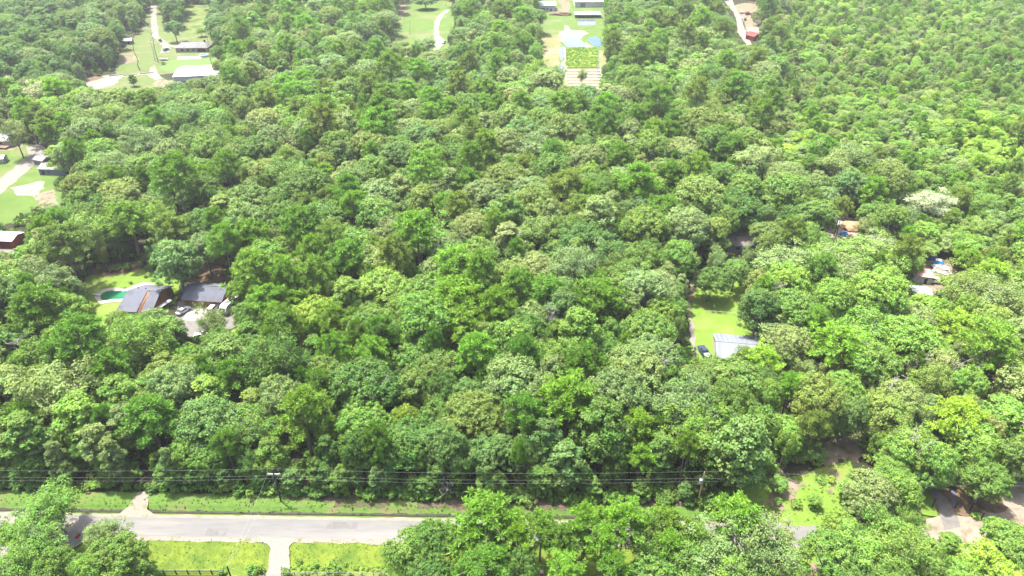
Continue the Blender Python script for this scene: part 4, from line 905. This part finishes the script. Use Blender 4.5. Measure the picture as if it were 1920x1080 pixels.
# notable crowns further back
for a in [(1065, 742, 130, 'pine', 'pinebright', 21), (985, 770, 95, 'pine', 'pinegreen', 19), (1195, 795, 84, 'pine', 'lime', 16), (762, 788, 52, 'oak', 'lime', 13), (590, 588, 84, 'oak', 'lime', 15), (895, 655, 104, 'pine', 'pinebright', 19), (620, 650, 66, 'pine', 'pinebright', 17), (695, 660, 84, 'pine', 'pinebright', 18),
          (600, 720, 84, 'pine', 'pinegreen', 17), (1125, 555, 120, 'pine', 'pinegreen', 20), (1028, 545, 100, 'pine', 'pinegreen', 19), (850, 555, 124, 'pine', 'pinebright', 20), (1432, 672, 84, 'pine', 'lime', 15), (1385, 706, 64, 'oak', 'fresh', 9), (1495, 722, 56, 'oak', 'lime', 11), (1570, 640, 120, 'pine', 'pinebright', 19), (1640, 680, 110, 'oak', 'mid', 17), (1300, 812, 112, 'airy', 'fresh', 16), (1060, 865, 80, 'oval', 'bluish', 14),
          (1280, 760, 120, 'airy', 'greygreen', 17), (1190, 690, 120, 'oak', 'greygreen', 18), (1245, 585, 66, 'oak', 'fresh', 14), (525, 740, 90, 'oak', 'greygreen', 17), (680, 790, 100, 'oak', 'fresh', 15), (760, 580, 84, 'oak', 'mid', 16), (820, 690, 84, 'oak', 'olive', 15), (440, 700, 84, 'pine', 'pinegreen', 17),
          (468, 440, 84, 'pine', 'pinegreen', 20), (405, 415, 60, 'pine', 'pinegreen', 20), (325, 480, 96, 'oak', 'bluish', 18), (300, 400, 72, 'oak', 'mid', 16), (500, 560, 84, 'pine', 'pinebright', 18), (530, 500, 70, 'pine', 'pinebright', 16), (445, 545, 40, 'oak', 'fresh', 11), (470, 590, 70, 'oak', 'mid', 14),
          (290, 598, 56, 'oak', 'greygreen', 12), (255, 612, 66, 'oak', 'mid', 11), (318, 618, 60, 'oval', 'bluish', 11), (398, 608, 60, 'airy', 'greygreen', 12), (410, 645, 70, 'oak', 'mid', 11), (350, 668, 56, 'oak', 'fresh', 11), (222, 598, 44, 'oak', 'olive', 9), (150, 575, 36, 'oval', 'deep', 9),
          (1335, 522, 62, 'oak', 'deep', 11), (1380, 505, 56, 'oak', 'mid', 11), (1425, 570, 84, 'oak', 'bluish', 17), (1490, 575, 90, 'oak', 'mid', 16), (1470, 490, 100, 'airy', 'greygreen', 15), (1440, 437, 66, 'oak', 'olive', 12), (1510, 435, 44, 'oval', 'lime', 10), (1530, 395, 76, 'oak', 'mid', 15), (1390, 390, 76, 'oak', 'deep', 16), (1340, 430, 66, 'oak', 'olive', 15),
          (1580, 385, 44, 'pine', 'olive', 15), (1600, 300, 84, 'oak', 'bluish', 18), (1660, 320, 84, 'oak', 'greygreen', 16), (1740, 380, 76, 'airy', 'silver', 13), (1690, 410, 60, 'airy', 'greygreen', 12), (1625, 425, 40, 'airy', 'greygreen', 9), (1650, 460, 60, 'airy', 'silver', 9), (1860, 510, 90, 'pine', 'lime', 15), (1800, 545, 90, 'airy', 'olive', 13), (1870, 560, 110, 'airy', 'greygreen', 15), (1800, 610, 100, 'pine', 'lime', 14),
          (1420, 790, 80, 'oak', 'mid', 13), (1470, 805, 80, 'oak', 'fresh', 9), (1432, 858, 50, 'oak', 'mid', 7), (1672, 890, 72, 'oak', 'mid', 11), (1700, 840, 96, 'oak', 'mid', 14), (1690, 905, 60, 'oak', 'fresh', 9), (1760, 860, 84, 'oak', 'fresh', 14), (1830, 830, 96, 'oak', 'fresh', 14), (1800, 780, 110, 'pine', 'lime', 16), (1890, 780, 110, 'oak', 'fresh', 14), (1850, 895, 80, 'oak', 'mid', 11), (1590, 915, 40, 'oval', 'fresh', 6), (1600, 770, 70, 'oak', 'bluish', 14), (1555, 740, 60, 'oak', 'mid', 12), (1660, 770, 90, 'oak', 'olive', 14), (1750, 720, 80, 'airy', 'olive', 14), (1462, 905, 34, 'oak', 'fresh', 4), (1528, 935, 26, 'oak', 'fresh', 3.5),
          (75, 215, 56, 'airy', 'lime', 16), (60, 185, 62, 'airy', 'silver', 15), (10, 175, 50, 'airy', 'silver', 15), (85, 240, 50, 'pine', 'fresh', 20), (25, 250, 50, 'airy', 'greygreen', 16), (110, 265, 44, 'airy', 'greygreen', 13), (248, 148, 18, 'oval', 'mid', 7), (325, 50, 34, 'oak', 'bluish', 14), (376, 57, 18, 'oak', 'lime', 6), (400, 35, 30, 'oak', 'bluish', 14), (415, 60, 34, 'oak', 'greygreen', 15), (435, 145, 50, 'pine', 'mid', 24), (330, 164, 40, 'oak', 'greygreen', 12), (366, 159, 40, 'oak', 'olive', 12), (400, 152, 40, 'oak', 'greygreen', 12), (45, 478, 50, 'oak', 'fresh', 11), (62, 452, 30, 'oak', 'mid', 11), (295, 176, 36, 'oak', 'olive', 12), (262, 182, 40, 'oak', 'fresh', 12), (410, 120, 26, 'oak', 'lime', 9), (405, 95, 26, 'oak', 'fresh', 10),
          (797, 0, 38, 'oak', 'bluish', 10), (759, 82, 16, 'oak', 'tan', 5), (795, 80, 42, 'oak', 'greygreen', 11), (720, 35, 56, 'oak', 'greygreen', 17), (885, 55, 20, 'oval', 'deep', 12), (1092, 142, 20, 'airy', 'greygreen', 9), (1045, 140, 30, 'airy', 'greygreen', 12), (1000, 30, 50, 'oak', 'mid', 17), (1362, 16, 16, 'oak', 'fresh', 6), (1330, 12, 30, 'oak', 'bluish', 12),
          (1430, 25, 30, 'oak', 'mid', 12), (1395, 95, 36, 'airy', 'olive', 12), (1085, 12, 0.1, 'shrub', 'mid')]:
    if a[2] > 1: H_(*a)
for a in [(330, 60, 14, 'shrub', 'deep'), (305, 118, 9, 'shrub', 'mid'), (300, 75, 10, 'shrub', 'fresh'), (590, 1060, 18, 'shrub', 'fresh'), (620, 1062, 24, 'shrub', 'fresh'), (632, 1068, 20, 'shrub', 'fresh'), (535, 1072, 22, 'shrub', 'mid'), (487, 1068, 20, 'shrub', 'mid'), (560, 1050, 16, 'shrub', 'fresh'), (415, 1072, 20, 'shrub', 'fresh'), (470, 1068, 26, 'shrub', 'fresh'), (1540, 900, 18, 'shrub', 'fresh'), (1495, 945, 22, 'shrub', 'fresh'), (1525, 950, 18, 'shrub', 'mid'), (1460, 940, 20, 'shrub', 'mid'), (1832, 965, 20, 'shrub', 'fresh'), (273, 518, 8, 'shrub', 'deep'), (245, 530, 8, 'shrub', 'deep'), (1560, 900, 20, 'shrub', 'lime')]: H_(*a)

CLEAR = [[(-200, 912), (-50, 914), (300, 921), (640, 933), (1050, 945), (1330, 948), (1400, 905), (1480, 880), (1560, 865), (1600, 870), (1590, 930), (1600, 985), (1960, 1030), (2100, 1300), (-200, 1300)],
         [(1545, 820), (1622, 815), (1610, 860), (1540, 868)], [(1728, 918), (1875, 912), (2000, 900), (2000, 1015), (1735, 1015), (1720, 960)], [(1880, 910), (1925, 900), (1925, 945), (1885, 945)],
         [(158, 520), (200, 508), (305, 505), (335, 520), (425, 520), (442, 540), (455, 600), (430, 622), (370, 632), (335, 640), (300, 600), (240, 600), (205, 635), (175, 600)],
         [(350, 500), (420, 485), (425, 515), (360, 520)], [(1300, 500), (1322, 500), (1320, 530), (1395, 535), (1405, 620), (1420, 640), (1385, 660), (1350, 680), (1305, 675), (1290, 640), (1288, 560)],
         [(1353, 430), (1420, 434), (1420, 468), (1352, 464)], [(1545, 402), (1610, 405), (1615, 440), (1600, 455), (1555, 450)], [(1418, 395), (1448, 393), (1445, 408), (1420, 408)],
         [(1745, 480), (1775, 484), (1785, 510), (1775, 545), (1715, 560), (1712, 515)], [(1672, 676), (1702, 682), (1705, 700), (1680, 696)], [(1810, 552), (1825, 552), (1822, 580), (1808, 580)],
         [(150, 160), (160, 148), (215, 135), (222, 100), (245, 72), (270, 50), (280, 8), (300, 8), (305, 50), (340, 62), (395, 66), (400, 128), (408, 135), (405, 155), (335, 162), (315, 168), (240, 165), (180, 170)],
         [(342, 55), (350, 10), (395, 5), (380, 40), (390, 62)], [(752, 0), (846, 0), (848, 25), (835, 95), (815, 95), (790, 82), (755, 88), (728, 68), (745, 50)],
         [(1012, -5), (1128, -5), (1132, 60), (1130, 100), (1122, 162), (1060, 162), (1055, 140), (1022, 122), (1015, 70)], [(1350, -5), (1420, 0), (1425, 70), (1405, 85), (1392, 78), (1380, 45)],
         [(-50, 235), (30, 240), (50, 268), (90, 275), (85, 300), (128, 305), (128, 332), (105, 345), (110, 380), (60, 390), (20, 415), (-50, 430)], [(-20, 445), (50, 447), (50, 472), (-20, 475)], [(1305, 45), (1316, 43), (1313, 55)], [(1640, 700), (1655, 700), (1650, 712)], [(1588, 792), (1635, 772), (1645, 800), (1608, 828)], [(1368, 730), (1398, 730), (1394, 758), (1372, 758)], [(1462, 690), (1485, 690), (1482, 712), (1462, 710)], [(1536, 668), (1550, 668), (1548, 688), (1537, 688)], [(1890, 838), (1920, 830), (1920, 850), (1892, 856)], [(1600, 535), (1625, 538), (1622, 552), (1602, 550)], [(1850, 845), (1868, 830), (1875, 850), (1860, 865)], [(1890, 735), (1908, 738), (1905, 750), (1888, 748)]]
def blocked(X, Y, R, H, kind):
    if Y - v_north(X) < 6.2 + R * .9 and X < 45: return True
    b = proj((X, Y, 0))
    for P in CLEAR:
        if inside(P, b[0], b[1]): return True
    zc = H * (.72 if kind != 'oval' else .6); hz = H * .26 if kind != 'oval' else H * .38
    for k in range(8):
        a = k * math.pi / 4
        q = proj((X + math.cos(a) * R * .85, Y, zc + math.sin(a) * hz))
        for P in CLEAR:
            if inside(P, q[0], q[1]): return True
    return False
def crowded(X, Y, R, f):
    i, j = int(X // 10), int(Y // 10)
    for a in range(i - 2, i + 3):
        for b in range(j - 2, j + 3):
            for t in GRID.get((a, b), ()):
                if t['kind'] != 'shrub' and (t['X'] - X) ** 2 + (t['Y'] - Y) ** 2 < (f * (t['R'] + R)) ** 2: return True
    return False
def zone(px, py):
    if px > 1440 + (300 - py) * .1 and py < 300: return 'thicket'
    if px > 1660 and py < 470 and px > 1660 + (py - 300) * .3: return 'thicket'
    if px > 1430 and py > 440: return 'right'
    if px < 420 and py < 170: return 'far_left'
    if py > 560: return 'near'
    if py < 230: return 'far'
    return 'mid'
MIX = {'near': (('oak', 'oak', 'oak', 'oval', 'oval', 'pine', 'pine', 'pine', 'airy'), ('deep', 'bluish', 'mid', 'mid', 'olive', 'greygreen', 'fresh', 'mid', 'fresh')),
       'mid': (('oak', 'oak', 'oak', 'oak', 'oval', 'pine', 'pine', 'airy'), ('deep', 'bluish', 'mid', 'olive', 'mid', 'greygreen', 'greygreen', 'tan', 'fresh')),
       'far': (('oak', 'oak', 'oak', 'oval', 'pine', 'pine', 'airy'), ('bluish', 'mid', 'mid', 'olive', 'greygreen', 'tan', 'fresh')),
       'far_left': (('oak', 'oak', 'oak', 'oval'), ('bluish', 'mid', 'deep', 'greygreen', 'olive')),
       'right': (('oak', 'oak', 'airy', 'airy', 'pine', 'oak'), ('mid', 'mid', 'olive', 'greygreen', 'fresh', 'tan', 'fresh')),
       'thicket': (('oval', 'oak', 'pine', 'airy', 'oak', 'oval'), ('mid', 'olive', 'fresh', 'greygreen', 'fresh', 'tan', 'fresh', 'lime'))}
def fill(n, rlo, rhi, f, zfilter=None, ymax=760):
    for _ in range(n):
        if random.random() < .5:
            Y = 88 + (ymax - 88) * math.sqrt(random.random()); X = random.uniform(-1, 1) * (Y * .76 + 45)
        else:
            q = at(random.uniform(-250, 2170), random.uniform(160, 960), 9); X, Y = q.x, q.y
        px, py, s = proj((X, Y, 11)); z = zone(px, py)
        if zfilter and z not in zfilter: continue
        R = random.uniform(rlo, rhi); 
        if z == 'thicket':
            R *= .55
        kinds, cols = MIX[z]; kind = random.choice(kinds); q_ = .5 + .8 * mnoise.noise(Vector((X * .016, Y * .016, 7))) + random.uniform(-.38, .38); col = cols[max(0, min(len(cols) - 1, int(q_ * len(cols))))]
        if kind == 'oval': R *= .75
        if kind == 'pine': col = random.choice(('pinegreen', 'pinegreen', 'pinebright', 'fresh', 'olive' if z != 'near' else 'pinegreen')) if z in ('near', 'mid') else random.choice(('pinebright', 'fresh', 'olive', 'mid'))
        H = {'oak': 8 + R * 1.25, 'oval': 6 + R * 2.2, 'airy': 5.5 + R * 1.5, 'pine': 9.5 + R * 1.8}[kind] * random.uniform(.80, 1.20)
        if z == 'thicket': H *= .72
        if crowded(X, Y, R, f * (1.14 if z == 'right' else 1)) or blocked(X, Y, R, H, kind): continue
        put(X, Y, R, H, kind, col)
fill(6000, 6.0, 8.8, .66)
fill(11000, 4.6, 6.4, .63)
fill(15000, 3.2, 4.8, .60)
fill(12000, 2.0, 3.2, .60)
fill(16000, 3.0, 5.2, .46, ('thicket',))
fill(5000, 3.6, 6.0, .60, None, 900)
# small trees and vines closing the front of the forest along the road
X = -128.0
while X < 42:
    v = 6.6 + 1.2 * mnoise.noise(Vector((X * .13, 0, 0))) - .014 * (X + 40)
    if random.random() < .9 and not any(inside(P, *proj((X, v_north(X) + v, 0))[:2]) for P in CLEAR[1:]):
        if random.random() < .62: put(X, v_north(X) + v + random.uniform(.4, 1.6), random.uniform(1.7, 2.8), random.uniform(5, 9.5), 'oval', random.choice(('deep', 'mid', 'deep', 'bluish', 'mid')))
        put(X + .8, v_north(X) + v - random.uniform(-.3, .6), random.uniform(1.0, 1.9), random.uniform(1.5, 3.0), 'shrub', random.choice(('deep', 'mid', 'deep', 'fresh')))
    X += random.uniform(1.7, 3.0)
# undergrowth
for i_ in range(11000):
    Y = 88 + 600 * math.sqrt(random.random()); X = random.uniform(-1, 1) * (Y * .74 + 30)
    if i_ % 2: q = at(random.uniform(-100, 2020), random.uniform(250, 960), 1); X, Y = q.x, q.y
    b = proj((X, Y, 0))
    if any(inside(P, b[0], b[1]) or inside(P, b[0], b[1] - 6) for P in CLEAR): continue
    put(X, Y, random.uniform(.9, 2.0) * (1.3 if zone(b[0], b[1]) == 'thicket' else 1), random.uniform(1.2, 3.2), 'shrub', random.choice(('deep', 'mid', 'olive', 'fresh') if b[0] < 1430 else ('mid', 'fresh', 'olive', 'lime', 'greygreen')))

# ------------------------------------------------------------------ which of them are individuals
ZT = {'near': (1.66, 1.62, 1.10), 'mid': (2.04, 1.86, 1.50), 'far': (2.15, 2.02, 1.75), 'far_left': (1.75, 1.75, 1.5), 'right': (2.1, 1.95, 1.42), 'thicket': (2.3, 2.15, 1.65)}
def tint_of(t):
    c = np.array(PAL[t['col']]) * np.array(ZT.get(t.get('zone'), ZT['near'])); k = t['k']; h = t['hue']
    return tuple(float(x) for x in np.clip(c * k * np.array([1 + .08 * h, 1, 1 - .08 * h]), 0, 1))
for t in TREES:
    px, py, s = proj((t['X'], t['Y'], t['H'] * .7)); t['px'], t['py'], t['show'] = px, py, s * t['R']; t['zone'] = zone(px, py)
    t['inview'] = -t['show'] * .6 < px < 1920 + t['show'] * .6 and -t['show'] * .6 < py < 1080 + t['show'] * .8
BROAD = sorted([t for t in TREES if t['kind'] in ('oak', 'oval', 'airy') and t['inview']], key=lambda t: -(t['show'] + (1000 if t['hero'] else 0)))[:300]
PINES = sorted([t for t in TREES if t['kind'] == 'pine' and t['inview']], key=lambda t: -(t['show'] + (1000 if t['hero'] else 0)))[:170]
SHR = [t for t in TREES if t['kind'] == 'shrub' and t['inview'] and (t['hero'] or (t['Y'] - v_north(t['X']) < 9.5 and t['show'] > 5))][:90]
LAND = [(517, 904, "the crossarm power pole"), (1313, 910, "the transformer pole"), (520, 1020, "the gravel driveway"), (350, 1069, "the black board fence"), (205, 555, "the kidney pool"), (262, 560, "the pool house"), (385, 555, "the cedar garage"),
        (1318, 660, "the dark blue pickup"), (1370, 650, "the pale metal barn"), (1295, 565, "the lawn's dirt track"), (1385, 447, "the brown roofed home"), (1580, 430, "the sand yard"), (1760, 498, "the junk heap"), (820, 55, "the meadow path"), (100, 322, "the blue grey cabin"),
        (20, 460, "the red steel shed"), (1090, 145, "the straw rows"), (1090, 108, "the green garden plot"), (365, 88, "the hip roofed house"), (365, 145, "the bright white barn"), (190, 158, "the bright sand patch"), (1413, 68, "the red gabled shed"), (1790, 985, "the muddy junction"),
        (1580, 845, "the shaded dirt clearing"), (75, 690, "the white dead tree"), (1030, 618, "the bare grey snag"), (590, 588, "the forest lime tree"), (1065, 742, "the tallest bright pine"), (762, 788, "the round lime crown"), (1495, 722, "the small lime crown"),
        (1740, 380, "the silvery tree right"), (60, 185, "the silvery tree left"), (150, 1010, "the dark red mailbox"), (1014, 1070, "the red pump"), (250, 950, "the grassy ditch crossing"), (850, 555, "the broad central pine"), (1390, 940, "the sunny grass patch"), (720, 755, "the forked dead branch"), (830, 940, "the road's ditch middle"), (1920, 920, "the right edge sand"), (700, 400, "the forest middle gap")]
ORD = ["nearest", "second nearest", "third nearest", "fourth nearest", "fifth nearest", "sixth nearest", "seventh nearest", "eighth nearest", "ninth nearest", "tenth nearest", "eleventh nearest", "twelfth nearest", "thirteenth nearest", "fourteenth nearest", "fifteenth nearest"] + ["%dth nearest" % i for i in range(16, 90)]
DIRS = ["right of", "right of and beyond", "beyond", "left of and beyond", "left of", "left of and below", "below", "right of and below"]
FORM = {'oak': 'round broadleaf', 'oval': 'narrow broadleaf', 'airy': 'thin broadleaf', 'pine': 'bushy pine', 'shrub': 'low shrub'}
def label_all(L):
    b = {}
    for t in L:
        best = min(LAND, key=lambda l: (l[0] - t['px']) ** 2 + (l[1] - t['py']) ** 2 + (1e6 if (l[0] - t['px']) ** 2 + (l[1] - t['py']) ** 2 < 9 else 0))
        dx, dy = t['px'] - best[0], best[1] - t['py']; d = int(round(math.atan2(dy, dx) / (math.pi / 4))) % 8
        size = ""
        b.setdefault((t['kind'], best[2], d), []).append(((dx * dx + dy * dy), t))
    for (kind, nm, d), L2 in b.items():
        for i, (_, t) in enumerate(sorted(L2, key=lambda q: q[0])):
            t['label'] = f"{WORD[t['col']]} {FORM[kind]}, {ORD[i] + ' ' if len(L2) > 1 else ''}{DIRS[d]} {nm}"
label_all(BROAD); label_all(PINES); label_all(SHR)
FIRST = {}
def individual(t, name, cat, group, crown_nm="crown", trunk_nm="trunk"):
    cm, tm, R0, H0 = PROTO[t['kind']][t['v']]
    root = thing(name, t['label'], cat, (t['X'], t['Y'], prof(t['Y'] - v_north(t['X']))), t['rz'], group)
    root.scale = (t['R'] / R0, t['R'] / R0, t['H'] / H0)
    a = link(bpy.data.objects.new(crown_nm, cm), root); b = link(bpy.data.objects.new(trunk_nm, tm), root)
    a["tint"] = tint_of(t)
    FIRST.setdefault((t['kind'], t['v']), (a, b)); t['done'] = True
for t in BROAD: individual(t, "broadleaf_tree", "tree", "broadleaf trees of the forest")
for t in PINES: individual(t, "pine_tree", "pine", "pines of the forest")
for t in SHR: individual(t, "shrub", "shrub", "shrubs along the forest edge and fences", "foliage", "stem")

def scatter(name, L, kinds):
    """the remaining far trees of one kind: points that carry rotation, scale, variant and tint"""
    var = [(k, v) for k in kinds for v in range(len(PROTO[k])) if (k, v) in FIRST]
    idx = {kv: i for i, kv in enumerate(var)}
    L = [t for t in L if (t['kind'], t['v']) in idx]
    me = bpy.data.meshes.new(name); me.vertices.add(len(L))
    me.vertices.foreach_set("co", np.array([(t['X'], t['Y'], 0) for t in L], dtype=np.float32).ravel())
    def attr(nm, ty, key, data):
        a = me.attributes.new(nm, ty, 'POINT'); a.data.foreach_set(key, np.array(data).ravel())
    attr("turn", 'FLOAT_VECTOR', "vector", [(0, 0, t['rz']) for t in L])
    attr("size", 'FLOAT_VECTOR', "vector", [(t['R'] / PROTO[t['kind']][t['v']][2],) * 2 + (t['H'] / PROTO[t['kind']][t['v']][3],) for t in L])
    attr("variant", 'INT', "value", [idx[(t['kind'], t['v'])] for t in L])
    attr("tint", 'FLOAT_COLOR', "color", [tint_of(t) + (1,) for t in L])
    o = link(bpy.data.objects.new(name, me)); tag(o, kind='stuff')
    ng = bpy.data.node_groups.new(name, 'GeometryNodeTree'); N = ng.nodes.new; K = ng.links.new
    ng.interface.new_socket("Geometry", in_out='INPUT', socket_type='NodeSocketGeometry'); ng.interface.new_socket("Geometry", in_out='OUTPUT', socket_type='NodeSocketGeometry')
    gi, go = N('NodeGroupInput'), N('NodeGroupOutput')
    allj = N('GeometryNodeJoinGeometry')
    for kv in reversed(var):
        j = N('GeometryNodeJoinGeometry')
        for ob in FIRST[kv]:
            oi = N('GeometryNodeObjectInfo'); oi.transform_space = 'ORIGINAL'; oi.inputs['Object'].default_value = ob; oi.inputs['As Instance'].default_value = True
            K(oi.outputs['Geometry'], j.inputs[0])
        gti = N('GeometryNodeGeometryToInstance'); K(j.outputs[0], gti.inputs[0]); K(gti.outputs[0], allj.inputs[0])
    iop = N('GeometryNodeInstanceOnPoints'); iop.inputs['Pick Instance'].default_value = True
    K(gi.outputs[0], iop.inputs['Points']); K(allj.outputs[0], iop.inputs['Instance'])
    def named(nm, ty, sock):
        n = N('GeometryNodeInputNamedAttribute'); n.data_type = ty; n.inputs[0].default_value = nm; K(n.outputs[0], sock)
    named("variant", 'INT', iop.inputs['Instance Index']); named("size", 'FLOAT_VECTOR', iop.inputs['Scale'])
    n = N('GeometryNodeInputNamedAttribute'); n.data_type = 'FLOAT_VECTOR'; n.inputs[0].default_value = "turn"
    er = N('FunctionNodeEulerToRotation'); K(n.outputs[0], er.inputs[0]); K(er.outputs[0], iop.inputs['Rotation'])
    K(iop.outputs[0], go.inputs[0])
    md = o.modifiers.new("scatter", 'NODES'); md.node_group = ng
    return o
REST = [t for t in TREES if not t.get('done')]
scatter("distant_broadleaf_forest", REST, ('oak', 'oval', 'airy'))
scatter("distant_pines", REST, ('pine',))
scatter("undergrowth", REST, ('shrub',))
WEEDS = []
def weeds(n, px, r0, r1, cols):
    x0, x1 = min(p[0] for p in px), max(p[0] for p in px); y0, y1 = min(p[1] for p in px), max(p[1] for p in px)
    for _ in range(n):
        x, y = random.uniform(x0, x1), random.uniform(y0, y1)
        if not inside(px, x, y): continue
        q = at(x, y); R = random.uniform(r0, r1)
        WEEDS.append(dict(X=q.x, Y=q.y, R=R, H=R * random.uniform(.7, 1.6), kind='shrub', v=random.randrange(3), col=random.choice(cols), k=random.uniform(.9, 1.25), hue=random.uniform(-1, 1), rz=random.uniform(0, 6.28)))
weeds(300, [(250, 1011), (500, 1011), (500, 1064), (250, 1064)], .06, .15, ('fresh', 'lime', 'olive'))
weeds(300, [(540, 1012), (730, 1012), (730, 1070), (540, 1070)], .06, .15, ('fresh', 'lime', 'olive'))
weeds(120, [(530, 1060), (730, 1060), (730, 1080), (530, 1080)], .2, .5, ('fresh', 'lime'))
weeds(900, [(0, 916), (300, 926), (850, 940), (1060, 950), (1060, 964), (0, 952)], .08, .22, ('mid', 'fresh', 'olive'))
weeds(300, [(1385, 905), (1600, 860), (1570, 985), (1390, 981)], .1, .3, ('fresh', 'lime', 'mid'))
weeds(900, [(1063, 91), (1118, 91), (1121, 127), (1062, 127)], .5, 1.0, ('lime', 'fresh', 'lime'))
scatter("weeds", WEEDS, ('shrub',))

# ------------------------------------------------------------------ dead trees and snags
def dead(label, base, H, R, seed, n=9, fork=5, r0=.25, m='barkdead'):
    a = at(*base); root = thing("dead_tree", label, "dead tree", (a.x, a.y, 0), 0)
    lm = dead_limbs(seed, H, R, n, fork, r0)
    link(bpy.data.objects.new("trunk", trunk_mesh("trunk", lm[:1], M[m])), root)
    if len(lm) > 1: link(bpy.data.objects.new("branches", trunk_mesh("branches", lm[1:], M[m])), root)
dead("white dead tree with spreading bare limbs at the left of the forest", (78, 735), 15, 4.2, 1, 10, 6)
dead("bleached dead crown among green crowns below the pool house plot", (172, 758), 13.5, 4.5, 2, 12, 7)
dead("bare grey snag with fine upright branches in the middle of the forest", (1036, 672), 15.5, 2.2, 3, 12, 6)
dead("forked pale dead top beside the round lime crown", (724, 812), 15, 2.6, 4, 6, 4)
dead("bare pale trunk with short limbs left of the dark blue pickup", (1225, 770), 18, 2.6, 5, 7, 4)
dead("leaning brown dead trunk on the farm grass behind the sand patch", (263, 132), 17, 2.0, 6, 4, 2, .3, 'barkpine')
dead("tall grey dead trunk at the fork of the farm track", (297, 117), 21, 5.0, 7, 9, 4, .35)
dead("slimmer grey dead trunk just left of the tall one by the farm track", (292, 115), 12, 2.5, 8, 4, 2, .25)
dead("bare grey trunk at the right corner of the hip roofed house", (397, 118), 19, 1.6, 9, 5, 2, .25)
dead("branching bleached dead tree over the grass left of the muddy junction", (1666, 905), 13, 3.2, 10, 7, 4)
dead("grey dead limbs arching above the paved drive", (1700, 925), 12, 3.5, 12, 6, 4)
dead("pale bare limbs beside the right edge sand", (1905, 905), 13, 3.5, 13, 7, 4)
dead("two pronged pale dead tree in the right hand woods", (1755, 760), 13, 4.0, 14, 8, 4)
dead("bare dead sapling in brush at the ditch under the wires", (838, 936), 4.5, 2.0, 15, 8, 5, .1)
dead("slender leaning trunk beside the white rubble in the sand yard", (1566, 447), 13, .8, 16, 3, 1, .2, 'barkpine')
dead("tall bare field pole trunk standing in the far meadow", (769, 65), 11, .6, 17, 0, 0, .16, 'barkpine')
dead("short bare pole at the top right of the far meadow", (836, 11), 11, .6, 18, 0, 0, .16, 'barkpine')

dead("grey bare branched tree rising behind the pale metal barn's right end", (1432, 625), 15, 2.5, 21, 8, 5)
dead("whitened dead limbs left of the right hand pronged tree", (1690, 750), 13, 3.4, 22, 9, 5)
dead("tangled bare grey crown near the right picture edge", (1905, 690), 14, 3.6, 23, 10, 6)
dead("thin bleached stems among the near pale trees below the road", (1365, 1075), 11, 3.0, 24, 9, 5)
dead("fine white branches over the road right of the near pines", (1425, 1065), 12, 3.2, 25, 10, 6)
dead("bare stub forking above crowns left of the paved drive", (1640, 800), 14, 2.4, 26, 7, 4)
dead("small bare top among crowns right of the straw rows", (1165, 118), 20, 3.0, 27, 8, 4)
dead("grey bare top in the upper right thicket", (1600, 60), 14, 3.5, 28, 9, 5)
dead("pale leaning dead stem in the upper right thicket", (1665, 110), 14, 3.0, 29, 5, 3)
# ------------------------------------------------------------------ air
hz = bpy.data.meshes.new("haze"); bm = bmesh.new()
bmesh.ops.create_cube(bm, size=1, matrix=Matrix.Translation((0, 1500, 62)) @ Matrix.Diagonal((10600, 9400, 130, 1))); bm.to_mesh(hz); bm.free()
hm = bpy.data.materials.new("haze_air"); hm.use_nodes = True; t_ = hm.node_tree; t_.nodes.remove(t_.nodes["Principled BSDF"])
pv = t_.nodes.new("ShaderNodeVolumePrincipled"); pv.inputs["Color"].default_value = (.93, .96, 1, 1); pv.inputs["Density"].default_value = .00011; pv.inputs["Anisotropy"].default_value = .2
t_.links.new(pv.outputs[0], t_.nodes["Material Output"].inputs["Volume"]); hz.materials.append(hm)
o = link(bpy.data.objects.new("haze", hz)); tag(o, kind='stuff')
print("TREES", len(TREES), len(BROAD), len(PINES), len(SHR), len(REST))
